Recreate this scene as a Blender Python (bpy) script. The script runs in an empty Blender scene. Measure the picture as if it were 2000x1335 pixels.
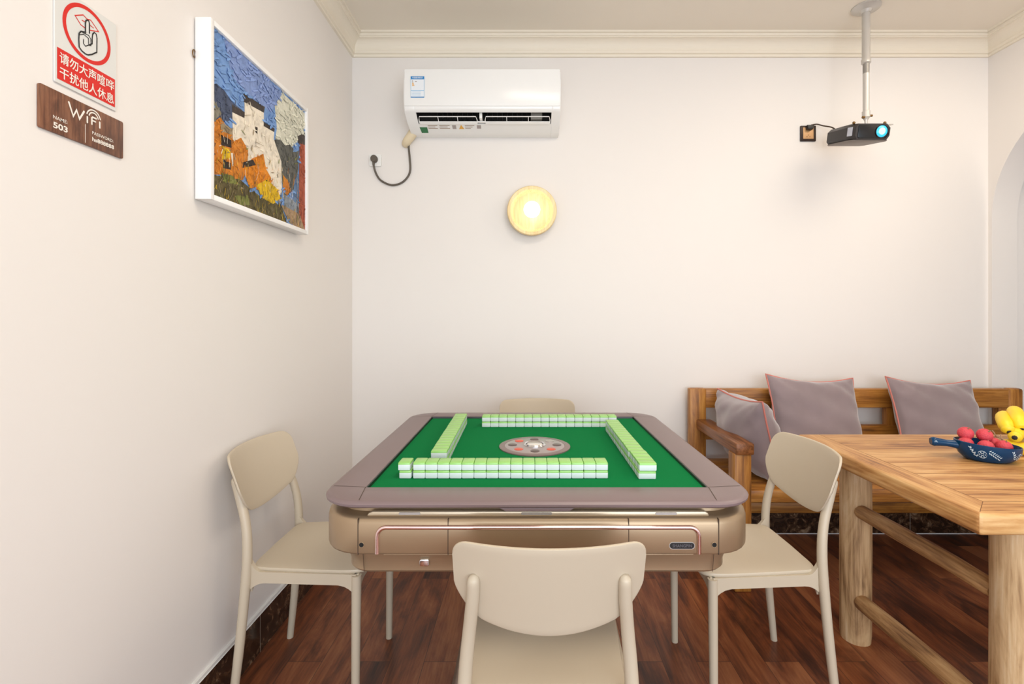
import bpy, bmesh, math, random
from mathutils import Vector, Matrix
R = math.radians
random.seed(7)
SC = bpy.context.scene
COL = SC.collection

# ------------------------------------------------------------------ camera, world, lights, exposure
F_PX = 958.0
cam_d = bpy.data.cameras.new('camera')
cam_d.sensor_width = 36.0
cam_d.lens = F_PX / 2000 * 36
cam_d.shift_x = -28 / 2000
cam_d.shift_y = -52.5 / 2000
cam_d.clip_start = 0.02
cam = bpy.data.objects.new('camera', cam_d)
COL.objects.link(cam)
cam.location = (0, 0, 1.2)
cam.rotation_euler = (R(90), 0, 0)
SC.camera = cam

SC.view_settings.view_transform = 'Standard'
SC.view_settings.look = 'None'
SC.view_settings.gamma = 1
SC.view_settings.use_curve_mapping = False
SC.view_settings.exposure = 0.56

wd = bpy.data.worlds.new('world')
SC.world = wd
wd.use_nodes = True
wbg = wd.node_tree.nodes['Background']
wbg.inputs[0].default_value = (0.85, 0.925, 1.0, 1)
wbg.inputs[1].default_value = 1.1


def area(name, loc, rot, size, size_y, power, col, spread=180):
    l = bpy.data.lights.new(name, 'AREA')
    l.shape = 'RECTANGLE'
    l.size, l.size_y, l.energy, l.color = size, size_y, power, col
    l.spread = R(spread)
    o = bpy.data.objects.new(name, l)
    COL.objects.link(o)
    o.location, o.rotation_euler = loc, rot
    return o


# daylight from the window side behind the camera, warm ceiling lamps of the room
area('window_daylight', (0.7, -1.5, 1.15), (R(90), 0, 0), 2.6, 1.7, 34, (0.84, 0.915, 1.0))
area('ceiling_lamp_light', (0.5, 0.75, 2.70), (0, 0, 0), 0.8, 0.8, 12, (1.0, 0.88, 0.72))
area('dining_lamp_light', (2.0, 1.55, 2.70), (0, 0, 0), 0.9, 0.9, 9, (1.0, 0.87, 0.70))


# ------------------------------------------------------------------ helpers
def lin(c):
    c = c / 255.0
    return c / 12.92 if c <= 0.04045 else ((c + 0.055) / 1.055) ** 2.4


def S(r, g, b):
    return (lin(r), lin(g), lin(b), 1.0)


def newmat(name):
    m = bpy.data.materials.new(name)
    m.use_nodes = True
    nt = m.node_tree
    return m, nt, nt.nodes['Principled BSDF']


def plain(name, col, rough=0.5, metal=0.0, spec=0.5, var=0.0, bump=0.0, scale=60, emit=None, es=0, coat=0.0, sheen=0.0):
    """principled material, with a fine procedural mottling and bump"""
    m, nt, b = newmat(name)
    b.inputs['Base Color'].default_value = col
    b.inputs['Roughness'].default_value = rough
    b.inputs['Metallic'].default_value = metal
    b.inputs['Specular IOR Level'].default_value = spec
    b.inputs['Coat Weight'].default_value = coat
    b.inputs['Sheen Weight'].default_value = sheen
    if emit:
        b.inputs['Emission Color'].default_value = emit
        b.inputs['Emission Strength'].default_value = es
    if var or bump:
        tc = nt.nodes.new('ShaderNodeTexCoord')
        n = nt.nodes.new('ShaderNodeTexNoise')
        n.inputs['Scale'].default_value = scale
        n.inputs['Detail'].default_value = 4
        nt.links.new(tc.outputs['Object'], n.inputs['Vector'])
        if var:
            mx = nt.nodes.new('ShaderNodeMix')
            mx.data_type = 'RGBA'
            mx.inputs['A'].default_value = tuple(c * (1 - var) for c in col[:3]) + (1,)
            mx.inputs['B'].default_value = tuple(min(1, c * (1 + var)) for c in col[:3]) + (1,)
            nt.links.new(n.outputs['Fac'], mx.inputs['Factor'])
            nt.links.new(mx.outputs['Result'], b.inputs['Base Color'])
        if bump:
            bp = nt.nodes.new('ShaderNodeBump')
            bp.inputs['Strength'].default_value = bump
            bp.inputs['Distance'].default_value = 0.002
            nt.links.new(n.outputs['Fac'], bp.inputs['Height'])
            nt.links.new(bp.outputs['Normal'], b.inputs['Normal'])
    return m


def ramp(nt, stops):
    r = nt.nodes.new('ShaderNodeValToRGB')
    e = r.color_ramp.elements
    while len(e) < len(stops):
        e.new(0.5)
    for i, (p, c) in enumerate(stops):
        e[i].position = p
        e[i].color = c
    return r


def wood(name, stops, axis=0, fine=70.0, long=2.2, rough=0.5, bump=0.25, knots=0.0, off=0.0):
    """wood with its grain running along one axis of the object"""
    m, nt, b = newmat(name)
    tc = nt.nodes.new('ShaderNodeTexCoord')
    mp = nt.nodes.new('ShaderNodeMapping')
    sc = [fine * 0.22] * 3
    sc[axis] = long
    mp.inputs['Scale'].default_value = sc
    mp.inputs['Location'].default_value = (off, off * 1.7, off * 0.6)
    nt.links.new(tc.outputs['Object'], mp.inputs['Vector'])
    n1 = nt.nodes.new('ShaderNodeTexNoise')
    n1.inputs['Scale'].default_value = 1.0
    n1.inputs['Detail'].default_value = 6
    n1.inputs['Roughness'].default_value = 0.62
    n1.inputs['Distortion'].default_value = 1.1
    nt.links.new(mp.outputs['Vector'], n1.inputs['Vector'])
    mp2 = nt.nodes.new('ShaderNodeMapping')
    sc2 = [fine * 2.2] * 3
    sc2[axis] = long * 2.5
    mp2.inputs['Scale'].default_value = sc2
    nt.links.new(tc.outputs['Object'], mp2.inputs['Vector'])
    n2 = nt.nodes.new('ShaderNodeTexNoise')
    n2.inputs['Scale'].default_value = 1.0
    n2.inputs['Detail'].default_value = 3
    nt.links.new(mp2.outputs['Vector'], n2.inputs['Vector'])
    ad = nt.nodes.new('ShaderNodeMath')
    ad.operation = 'MULTIPLY_ADD'
    ad.inputs[1].default_value = 0.55
    nt.links.new(n2.outputs['Fac'], ad.inputs[0])
    nt.links.new(n1.outputs['Fac'], ad.inputs[2])
    sub = nt.nodes.new('ShaderNodeMath')
    sub.operation = 'SUBTRACT'
    sub.inputs[1].default_value = 0.275
    nt.links.new(ad.outputs[0], sub.inputs[0])
    rp = ramp(nt, stops)
    nt.links.new(sub.outputs[0], rp.inputs['Fac'])
    last = rp.outputs['Color']
    if knots:
        v = nt.nodes.new('ShaderNodeTexVoronoi')
        v.inputs['Scale'].default_value = 5.5
        nt.links.new(tc.outputs['Object'], v.inputs['Vector'])
        kr = ramp(nt, [(0.0, (0.25, 0.2, 0.16, 1)), (0.10, (1, 1, 1, 1))])
        nt.links.new(v.outputs['Distance'], kr.inputs['Fac'])
        mx = nt.nodes.new('ShaderNodeMix')
        mx.data_type = 'RGBA'
        mx.blend_type = 'MULTIPLY'
        mx.inputs['Factor'].default_value = knots
        nt.links.new(last, mx.inputs['A'])
        nt.links.new(kr.outputs['Color'], mx.inputs['B'])
        last = mx.outputs['Result']
    nt.links.new(last, b.inputs['Base Color'])
    b.inputs['Roughness'].default_value = rough
    bp = nt.nodes.new('ShaderNodeBump')
    bp.inputs['Strength'].default_value = bump
    bp.inputs['Distance'].default_value = 0.003
    nt.links.new(sub.outputs[0], bp.inputs['Height'])
    nt.links.new(bp.outputs['Normal'], b.inputs['Normal'])
    return m


class MB:
    """collects shapes; build() links them as one mesh object"""

    def __init__(s):
        s.v, s.f, s.m = [], [], []

    def add(s, verts, faces, mat=0):
        k = len(s.v)
        s.v += [tuple(v) for v in verts]
        for f in faces:
            s.f.append(tuple(i + k for i in f))
            s.m.append(mat)
        return s

    def addbm(s, bm, mat=0, M=None):
        bm.verts.index_update()
        vs = [(M @ v.co if M else v.co.copy()) for v in bm.verts]
        s.add(vs, [[v.index for v in f.verts] for f in bm.faces], mat)
        bm.free()
        return s

    def box(s, c, size, bev=0.0, mat=0, rot=None, seg=2):
        bm = bmesh.new()
        bmesh.ops.create_cube(bm, size=1)
        for v in bm.verts:
            v.co = Vector((v.co.x * size[0], v.co.y * size[1], v.co.z * size[2]))
        if bev:
            bmesh.ops.bevel(bm, geom=list(bm.edges), offset=bev, segments=seg, profile=0.5, affect='EDGES')
        M = Matrix.Translation(c)
        if rot is not None:
            M = M @ rot.to_4x4()
        return s.addbm(bm, mat, M)

    def box2(s, a, b, bev=0.0, mat=0, seg=2):
        return s.box([(a[i] + b[i]) / 2 for i in range(3)], [abs(b[i] - a[i]) for i in range(3)], bev, mat, None, seg)

    def prism(s, pts, fn, h0, h1, mat=0, bev=0.0, seg=2):
        """2D outline pts -> fn(a, b, h) placed in 3D, extruded from h0 to h1"""
        bm = bmesh.new()
        A = [bm.verts.new(fn(a, b, h0)) for a, b in pts]
        B = [bm.verts.new(fn(a, b, h1)) for a, b in pts]
        n = len(pts)
        bm.faces.new(A)
        bm.faces.new(B[::-1])
        for i in range(n):
            bm.faces.new((A[i], B[i], B[(i + 1) % n], A[(i + 1) % n]))
        if bev:
            bm.edges.ensure_lookup_table()
            caps = [e for e in bm.edges if (e.verts[0] in A) == (e.verts[1] in A)]
            bmesh.ops.bevel(bm, geom=caps, offset=bev, segments=seg, profile=0.5, affect='EDGES')
        return s.addbm(bm, mat)

    def tube(s, pts, rad, n=12, mat=0, caps=True, closed=False, sq=1.0):
        pts = [Vector(p) for p in pts]
        if not hasattr(rad, '__len__'):
            rad = [rad] * len(pts)
        N = len(pts)
        tang = []
        for i in range(N):
            if closed:
                t = pts[(i + 1) % N] - pts[i - 1]
            else:
                t = pts[min(i + 1, N - 1)] - pts[max(i - 1, 0)]
            tang.append(t.normalized())
        up = Vector((0, 0, 1)) if abs(tang[0].z) < 0.9 else Vector((1, 0, 0))
        nrm = (up - tang[0] * up.dot(tang[0])).normalized()
        V, Fc = [], []
        for i in range(N):
            nrm = (nrm - tang[i] * nrm.dot(tang[i]))
            nrm.normalize()
            bi = tang[i].cross(nrm)
            for k in range(n):
                a = 2 * math.pi * k / n
                V.append(pts[i] + (nrm * math.cos(a) * sq + bi * math.sin(a)) * rad[i])
        for i in range(N if closed else N - 1):
            j = (i + 1) % N
            for k in range(n):
                l = (k + 1) % n
                Fc.append((i * n + k, i * n + l, j * n + l, j * n + k))
        if caps and not closed:
            Fc.append(tuple(range(n))[::-1])
            Fc.append(tuple(range((N - 1) * n, N * n)))
        return s.add(V, Fc, mat)

    def rings(s, rr, mat=0, cap0=True, cap1=True):
        """list of rings (same number of points each) skinned together"""
        n = len(rr[0])
        V = [p for r in rr for p in r]
        Fc = []
        for i in range(len(rr) - 1):
            for k in range(n):
                l = (k + 1) % n
                Fc.append((i * n + k, i * n + l, (i + 1) * n + l, (i + 1) * n + k))
        if cap0:
            Fc.append(tuple(range(n))[::-1])
        if cap1:
            Fc.append(tuple(range((len(rr) - 1) * n, len(rr) * n)))
        return s.add(V, Fc, mat)

    def lathe(s, prof, fn, n=32, mat=0, cap0=True, cap1=True):
        """profile (r, h); fn(a, b, h) -> 3D point"""
        return s.rings([[fn(r * math.cos(2 * math.pi * k / n), r * math.sin(2 * math.pi * k / n), h) for k in range(n)]
                        for r, h in prof], mat, cap0, cap1)

    def ball(s, c, r, mat=0, n=14, sc=(1, 1, 1), jit=0.0):
        bm = bmesh.new()
        bmesh.ops.create_uvsphere(bm, u_segments=n, v_segments=max(6, n * 2 // 3), radius=r)
        for v in bm.verts:
            j = 1 + random.uniform(-jit, jit)
            v.co = Vector((v.co.x * sc[0] * j, v.co.y * sc[1] * j, v.co.z * sc[2] * j))
        return s.addbm(bm, mat, Matrix.Translation(c))

    def build(s, name, mats, parent=None, smooth=38, org=None, recalc=True):
        if org is not None:
            ox, oy, oz = org
            s.v = [(x - ox, y - oy, z - oz) for x, y, z in s.v]
        me = bpy.data.meshes.new(name)
        me.from_pydata(s.v, [], s.f)
        if not isinstance(mats, (list, tuple)):
            mats = [mats]
        for m in mats:
            me.materials.append(m)
        me.polygons.foreach_set('material_index', s.m)
        if recalc:
            bm = bmesh.new()
            bm.from_mesh(me)
            bmesh.ops.recalc_face_normals(bm, faces=list(bm.faces))
            bm.to_mesh(me)
            bm.free()
        me.polygons.foreach_set('use_smooth', [bool(smooth)] * len(me.polygons))
        if smooth:
            me.set_sharp_from_angle(angle=R(smooth))
        me.update()
        o = bpy.data.objects.new(name, me)
        COL.objects.link(o)
        if parent is not None:
            o.parent = parent
        return o


def tag(o, label=None, cat=None, group=None, kind=None):
    if label:
        o['label'] = label
    if cat:
        o['category'] = cat
    if group:
        o['group'] = group
    if kind:
        o['kind'] = kind
    return o


def thing(name, label, cat, loc=(0, 0, 0), rz=0.0, group=None):
    o = bpy.data.objects.new(name, None)
    COL.objects.link(o)
    o.empty_display_size = 0.05
    o.location = loc
    o.rotation_euler = (0, 0, rz)
    return tag(o, label, cat, group)


def struct(o):
    o['kind'] = 'structure'
    return o


def copy_tree(o, parent=None):
    c = o.copy()
    COL.objects.link(c)
    c.parent = parent
    for ch in [x for x in o.children]:
        copy_tree(ch, c)
    return c


def arc(cx, cy, r, a0, a1, n):
    return [(cx + r * math.cos(R(a0 + (a1 - a0) * i / n)), cy + r * math.sin(R(a0 + (a1 - a0) * i / n))) for i in range(n + 1)]


def rrect(x0, y0, x1, y1, r, n=6):
    return (arc(x1 - r, y0 + r, r, -90, 0, n) + arc(x1 - r, y1 - r, r, 0, 90, n) +
            arc(x0 + r, y1 - r, r, 90, 180, n) + arc(x0 + r, y0 + r, r, 180, 270, n))


def smooth_path(pts, n=6):
    """Catmull-Rom through the points"""
    P = [Vector(p) for p in pts]
    P = [P[0] * 2 - P[1]] + P + [P[-1] * 2 - P[-2]]
    out = []
    for i in range(1, len(P) - 2):
        for k in range(n):
            t = k / n
            a, b, c, d = P[i - 1], P[i], P[i + 1], P[i + 2]
            out.append(0.5 * ((2 * b) + (c - a) * t + (2 * a - 5 * b + 4 * c - d) * t * t + (3 * b - a - 3 * c + d) * t ** 3))
    out.append(P[-2])
    return out


def lerp_r(vals, n):
    out = []
    for i in range(len(vals) - 1):
        for k in range(n):
            out.append(vals[i] + (vals[i + 1] - vals[i]) * k / n)
    out.append(vals[-1])
    return out


def text_shape(body, bold=0.0, shear=0.0, space=1.0):
    """flat lettering as (verts2d, faces) normalised to its bounding box"""
    cu = bpy.data.curves.new('lettering', 'FONT')
    cu.body = body
    cu.size = 1
    cu.offset = bold
    cu.shear = shear
    cu.space_character = space
    cu.resolution_u = 3
    cu.fill_mode = 'FRONT'
    o = bpy.data.objects.new('lettering', cu)
    COL.objects.link(o)
    dg = bpy.context.evaluated_depsgraph_get()
    me = bpy.data.meshes.new_from_object(o.evaluated_get(dg))
    vs = [(v.co.x, v.co.y) for v in me.vertices]
    fs = [tuple(p.vertices) for p in me.polygons]
    bpy.data.objects.remove(o)
    bpy.data.curves.remove(cu)
    bpy.data.meshes.remove(me)
    x0, x1 = min(v[0] for v in vs), max(v[0] for v in vs)
    y0, y1 = min(v[1] for v in vs), max(v[1] for v in vs)
    return [((x - x0) / (x1 - x0), (y - y0) / (y1 - y0)) for x, y in vs], fs


def put_text(mb, body, a0, b0, w, h, fn, mat=0, bold=0.0, space=1.0):
    vs, fs = text_shape(body, bold, 0, space)
    mb.add([fn(a0 + x * w, b0 + y * h) for x, y in vs], fs, mat)


def ribbon(mb, pts, w, fn, mat=0, closed=False):
    """flat painted line of width w through 2D points"""
    pts = [Vector(p) for p in pts]
    n = len(pts)
    L, Rr = [], []
    for i in range(n):
        d0 = (pts[i] - pts[i - 1]).normalized() if (i or closed) else None
        d1 = (pts[(i + 1) % n] - pts[i]).normalized() if (i < n - 1 or closed) else None
        nr = lambda d: Vector((-d.y, d.x))
        if d0 is None:
            o = nr(d1)
        elif d1 is None:
            o = nr(d0)
        else:
            o = nr(d0) + nr(d1)
            o = o / max(0.45, o.dot(nr(d0)))
        L.append(pts[i] + o * w / 2)
        Rr.append(pts[i] - o * w / 2)
    V = [fn(p.x, p.y) for p in L] + [fn(p.x, p.y) for p in Rr]
    mb.add(V, [(i, (i + 1) % n, n + (i + 1) % n, n + i) for i in range(n if closed else n - 1)], mat)
    if not closed:
        for p, q in ((pts[0], pts[1]), (pts[-1], pts[-2])):
            a0 = math.atan2(p.y - q.y, p.x - q.x)
            mb.add([fn(p.x + w / 2 * math.cos(a0 + R(a)), p.y + w / 2 * math.sin(a0 + R(a))) for a in range(-90, 91, 30)], [tuple(range(7))], mat)


# ------------------------------------------------------------------ materials
M = {}
M['wall'] = plain('wall_paint', S(235, 230, 225), 0.75, bump=0.05, scale=220)
M['ceiling'] = plain('ceiling_paint', S(236, 228, 214), 0.8, bump=0.04, scale=220)
M['trim'] = plain('trim_paint', S(238, 229, 212), 0.55)
M['white_bead'] = plain('white_bead', S(232, 230, 226), 0.5)
M['pp'] = plain('beige_plastic', S(196, 182, 160), 0.42, bump=0.05, scale=900)
M['champagne'] = plain('champagne_metallic_paint', S(167, 143, 114), 0.34, metal=0.55, var=0.03, scale=900)
M['champagne_dark'] = plain('champagne_shadow_gap', S(120, 98, 72), 0.45, metal=0.4)
M['rim'] = plain('mauve_brown_rim_plastic', S(124, 106, 106), 0.38, var=0.03, scale=500)
M['pearl'] = plain('pearl_plastic', S(196, 178, 152), 0.28, metal=0.45)
M['inset'] = plain('silver_inset', S(190, 186, 182), 0.25, metal=0.5)
M['rose_chrome'] = plain('rose_chrome', S(238, 212, 210), 0.10, metal=1.0)
M['chrome'] = plain('chrome', S(225, 225, 228), 0.12, metal=1.0)
M['steel'] = plain('brushed_silver', S(196, 194, 190), 0.34, metal=0.85)
M['silver_paint'] = plain('silver_painted_tube', S(200, 196, 190), 0.36, metal=0.35)
M['seam'] = plain('dark_seam', S(70, 52, 36), 0.7)
M['black'] = plain('black_plastic', S(22, 21, 22), 0.35)
M['hole'] = plain('black_hole', S(6, 6, 6), 0.8)
M['felt'] = plain('green_felt', S(8, 118, 62), 0.95, spec=0.1, var=0.14, bump=0.3, scale=900)
M['tile_white'] = plain('tile_white', S(232, 238, 238), 0.22, spec=0.5)
M['tile_green'] = plain('tile_green', S(150, 205, 108), 0.25, spec=0.5)
M['disc'] = plain('centre_disc_plastic', S(168, 158, 158), 0.28, metal=0.35)
M['disc_ring'] = plain('centre_disc_ring', S(126, 108, 106), 0.35)
M['disc_black'] = plain('centre_disc_dark_key', S(92, 78, 76), 0.3)
M['disc_red'] = plain('centre_disc_red_key', S(214, 88, 66), 0.3)
M['acwhite'] = plain('white_gloss_plastic', S(243, 243, 241), 0.18, spec=0.55)
M['acdark'] = plain('dark_outlet', S(38, 36, 34), 0.6)
M['acfin'] = plain('outlet_grey_fin', S(150, 146, 138), 0.5)
M['sock_white'] = plain('socket_white_plastic', S(240, 239, 235), 0.3)
M['cord_grey'] = plain('grey_cord_rubber', S(92, 84, 74), 0.5)
M['cord_dark'] = plain('dark_cord_rubber', S(62, 44, 28), 0.5)
M['cream_tube'] = plain('cream_wrapped_tube', S(226, 210, 178), 0.65, bump=0.3, scale=120)
M['velvet'] = plain('mauve_velvet', S(140, 124, 127), 0.7, spec=0.25, var=0.24, bump=0.2, scale=6, sheen=0.8)
M['coral'] = plain('coral_piping', S(205, 124, 112), 0.7)
M['navy'] = plain('navy_glaze', S(2, 56, 94), 0.2, spec=0.35)
M['glaze_white'] = plain('pale_blue_glaze_lines', S(205, 228, 240), 0.25)
M['banana'] = plain('banana_skin', S(240, 205, 40), 0.45, var=0.12, scale=30)
M['banana_tip'] = plain('banana_black_tip', S(40, 32, 24), 0.8)
M['banana_stem'] = plain('banana_green_stem', S(170, 160, 70), 0.6)
M['lychee'] = plain('lychee_rind', S(204, 64, 76), 0.55, var=0.28, bump=1.0, scale=230)
M['twig'] = plain('brown_twig', S(150, 118, 88), 0.8)
M['canvas_edge'] = plain('frame_white_lacquer', S(246, 245, 243), 0.3)
M['brass'] = plain('brass_hanger', S(120, 90, 50), 0.4, metal=0.8)
M['sign_white'] = plain('sign_white', S(222, 222, 218), 0.35)
M['sign_red'] = plain('sign_red', S(214, 34, 24), 0.4)
M['sign_black'] = plain('sign_black', S(24, 22, 22), 0.4)
M['letter_white'] = plain('lettering_white', S(240, 234, 224), 0.5)
M['bulb'] = plain('glowing_globe', S(255, 244, 220), 0.4, emit=(1.0, 0.86, 0.62, 1), es=3.6)
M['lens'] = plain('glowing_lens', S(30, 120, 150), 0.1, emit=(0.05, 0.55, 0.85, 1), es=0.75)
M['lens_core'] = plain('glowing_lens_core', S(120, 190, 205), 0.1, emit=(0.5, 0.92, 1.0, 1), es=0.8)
M['proj_dark'] = plain('projector_dark_shell', S(46, 42, 42), 0.42)
M['proj_face'] = plain('projector_black_face', S(12, 11, 13), 0.2)
M['proj_grey'] = plain('projector_grey_base', S(122, 112, 104), 0.5)
M['sticker'] = plain('pale_sticker', S(190, 192, 202), 0.5)
M['socket_dark'] = plain('dark_bronze_frame', S(40, 22, 14), 0.35, metal=0.3)
M['socket_gold'] = plain('gold_socket_plate', S(200, 156, 110), 0.35, metal=0.25)

OAK = [(0.28, S(122, 76, 36)), (0.42, S(176, 124, 70)), (0.55, S(201, 152, 94)), (0.72, S(221, 180, 124))]
M['top_x'] = wood('table_top_wood_across', OAK, 0, fine=60, long=2.0, rough=0.48, knots=0.25)
M['top_y'] = wood('table_top_wood_along', OAK, 1, fine=60, long=2.0, rough=0.48, knots=0.2, off=3.1)
LOG = [(0.25, S(124, 92, 60)), (0.40, S(178, 142, 100)), (0.55, S(206, 172, 128)), (0.75, S(222, 196, 158))]
M['log_z'] = wood('log_wood_upright', LOG, 2, fine=60, long=2.4, rough=0.65, knots=0.35, bump=0.5)
LOG2 = [(0.25, S(96, 64, 40)), (0.42, S(150, 110, 70)), (0.55, S(182, 140, 92)), (0.75, S(206, 168, 120))]
M['log_y'] = wood('log_wood_rail', LOG2, 1, fine=60, long=2.4, rough=0.6, knots=0.35, bump=0.5, off=1.3)
ELM = [(0.25, S(96, 58, 18)), (0.42, S(146, 92, 34)), (0.56, S(174, 116, 48)), (0.75, S(196, 142, 70))]
M['bench_x'] = wood('bench_wood_across', ELM, 0, fine=60, long=2.2, rough=0.42, knots=0.2)
M['bench_y'] = wood('bench_wood_along', [(0.25, S(70, 36, 16)), (0.42, S(112, 66, 30)), (0.56, S(140, 86, 44)), (0.75, S(160, 104, 60))], 1, fine=60, long=2.2, rough=0.35, off=2.0)
M['bench_z'] = wood('bench_wood_upright', ELM, 2, fine=60, long=2.2, rough=0.42, knots=0.3, off=0.7)
M['walnut'] = wood('walnut_plaque', [(0.25, S(62, 36, 24)), (0.45, S(104, 64, 44)), (0.6, S(132, 86, 60)), (0.8, S(150, 104, 78))], 2, fine=120, long=5, rough=0.4, bump=0.05)
M['ash'] = wood('pale_ash_dish', [(0.25, S(214, 184, 132)), (0.5, S(230, 206, 156)), (0.75, S(240, 220, 176))], 2, fine=90, long=4, rough=0.5, bump=0.1)


def floor_mat():
    m, nt, b = newmat('laminate_planks')
    tc = nt.nodes.new('ShaderNodeTexCoord')
    sp = nt.nodes.new('ShaderNodeSeparateXYZ')
    cb = nt.nodes.new('ShaderNodeCombineXYZ')
    nt.links.new(tc.outputs['Object'], sp.inputs[0])
    nt.links.new(sp.outputs['Y'], cb.inputs['X'])
    nt.links.new(sp.outputs['X'], cb.inputs['Y'])
    br = nt.nodes.new('ShaderNodeTexBrick')
    br.offset = 0.37
    br.inputs['Scale'].default_value = 1.0
    br.inputs['Brick Width'].default_value = 0.85
    br.inputs['Row Height'].default_value = 0.118
    br.inputs['Mortar Size'].default_value = 0.0009
    br.inputs['Mortar Smooth'].default_value = 0.2
    br.inputs['Color1'].default_value = (0, 0, 0, 1)
    br.inputs['Color2'].default_value = (1, 1, 1, 1)
    br.inputs['Mortar'].default_value = (0.5, 0.5, 0.5, 1)
    nt.links.new(cb.outputs[0], br.inputs['Vector'])
    # grain: shift per plank so that the grain does not run on
    off = nt.nodes.new('ShaderNodeVectorMath')
    off.operation = 'MULTIPLY_ADD'
    off.inputs[1].default_value = (3.0, 7.0, 5.0)
    nt.links.new(br.outputs['Color'], off.inputs[0])
    mp = nt.nodes.new('ShaderNodeMapping')
    mp.inputs['Scale'].default_value = (11, 2.6, 1)
    nt.links.new(tc.outputs['Object'], mp.inputs['Vector'])
    nt.links.new(mp.outputs['Vector'], off.inputs[2])
    n = nt.nodes.new('ShaderNodeTexNoise')
    n.inputs['Scale'].default_value = 1.0
    n.inputs['Detail'].default_value = 7
    n.inputs['Roughness'].default_value = 0.62
    n.inputs['Distortion'].default_value = 0.8
    nt.links.new(off.outputs[0], n.inputs['Vector'])
    mp2 = nt.nodes.new('ShaderNodeMapping')
    mp2.inputs['Scale'].default_value = (130, 7, 1)
    nt.links.new(tc.outputs['Object'], mp2.inputs['Vector'])
    n2 = nt.nodes.new('ShaderNodeTexNoise')
    n2.inputs['Scale'].default_value = 1.0
    n2.inputs['Detail'].default_value = 3
    nt.links.new(mp2.outputs['Vector'], n2.inputs['Vector'])
    a1 = nt.nodes.new('ShaderNodeMath')
    a1.operation = 'MULTIPLY_ADD'
    a1.inputs[1].default_value = 0.30
    nt.links.new(n2.outputs['Fac'], a1.inputs[0])
    nt.links.new(n.outputs['Fac'], a1.inputs[2])
    bw = nt.nodes.new('ShaderNodeRGBToBW')
    nt.links.new(br.outputs['Color'], bw.inputs[0])
    a2 = nt.nodes.new('ShaderNodeMath')
    a2.operation = 'MULTIPLY_ADD'
    a2.inputs[1].default_value = 0.28
    nt.links.new(bw.outputs[0], a2.inputs[0])
    nt.links.new(a1.outputs[0], a2.inputs[2])
    rp = ramp(nt, [(0.46, S(36, 18, 12)), (0.64, S(82, 43, 25)), (0.80, S(128, 70, 39)), (1.0, S(164, 102, 62))])
    nt.links.new(a2.outputs[0], rp.inputs['Fac'])
    mx = nt.nodes.new('ShaderNodeMix')
    mx.data_type = 'RGBA'
    mx.inputs['B'].default_value = S(52, 30, 20)
    nt.links.new(br.outputs['Fac'], mx.inputs['Factor'])
    nt.links.new(rp.outputs['Color'], mx.inputs['A'])
    nt.links.new(mx.outputs['Result'], b.inputs['Base Color'])
    b.inputs['Roughness'].default_value = 0.34
    b.inputs['Specular IOR Level'].default_value = 0.35
    return m


M['floor'] = floor_mat()


def marble_mat():
    m, nt, b = newmat('dark_brown_marble')
    tc = nt.nodes.new('ShaderNodeTexCoord')
    n = nt.nodes.new('ShaderNodeTexNoise')
    n.inputs['Scale'].default_value = 16
    n.inputs['Detail'].default_value = 8
    n.inputs['Roughness'].default_value = 0.7
    n.inputs['Distortion'].default_value = 1.6
    nt.links.new(tc.outputs['Object'], n.inputs['Vector'])
    rp = ramp(nt, [(0.34, S(28, 16, 10)), (0.48, S(48, 30, 20)), (0.57, S(84, 60, 42)), (0.68, S(146, 122, 98))])
    nt.links.new(n.outputs['Fac'], rp.inputs['Fac'])
    sp = nt.nodes.new('ShaderNodeSeparateXYZ')
    nt.links.new(tc.outputs['Object'], sp.inputs[0])
    ops = []
    for op, v in (('ADD', None), ('PINGPONG', 0.4), ('LESS_THAN', 0.0014)):
        q = nt.nodes.new('ShaderNodeMath')
        q.operation = op
        if v is not None:
            q.inputs[1].default_value = v
            nt.links.new(ops[-1].outputs[0], q.inputs[0])
        ops.append(q)
    nt.links.new(sp.outputs['X'], ops[0].inputs[0])
    nt.links.new(sp.outputs['Y'], ops[0].inputs[1])
    mx = nt.nodes.new('ShaderNodeMix')
    mx.data_type = 'RGBA'
    mx.inputs['B'].default_value = S(150, 140, 128)
    nt.links.new(ops[2].outputs[0], mx.inputs['Factor'])
    nt.links.new(rp.outputs['Color'], mx.inputs['A'])
    nt.links.new(mx.outputs['Result'], b.inputs['Base Color'])
    b.inputs['Roughness'].default_value = 0.16
    return m


M['marble'] = marble_mat()

# ------------------------------------------------------------------ the room
XL, XR, YB, ZC, YF = -0.96, 2.547, 2.705, 2.73, -1.6


def wallbox(name, a, b, mat):
    return struct(MB().box2(a, b).build(name, mat, smooth=0))


wallbox('floor', (XL - 0.15, YF, -0.1), (4.3, YB + 0.15, 0.0), M['floor'])
wallbox('ceiling', (XL - 0.15, YF, ZC), (4.3, YB + 0.15, ZC + 0.1), M['ceiling'])
wallbox('wall_left', (XL - 0.15, YF, 0), (XL, YB + 0.15, ZC), M['wall'])
wallbox('wall_back', (XL, YB, 0), (4.3, YB + 0.15, ZC), M['wall'])
wallbox('wall_far_unseen', (3.7, YF, 0), (3.8, YB, ZC), M['wall'])  # unseen wall, added to cut the world light beyond the arch
# right wall with its arched opening
ya, yb, zs = 1.565, 2.684, 1.732
rc = (yb - ya) / 2
ol = [(YF, 0), (ya, 0)] + [(ya + rc - rc * math.cos(R(180 * i / 36)), zs + rc * math.sin(R(180 * i / 36))) for i in range(37)] + \
     [(yb, 0), (YB, 0), (YB, ZC), (YF, ZC)]
mb = MB()
mb.prism(ol, lambda a, b, h: (h, a, b), XR, XR + 0.14)
struct(mb.build('wall_right', M['wall'], smooth=20))


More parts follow.
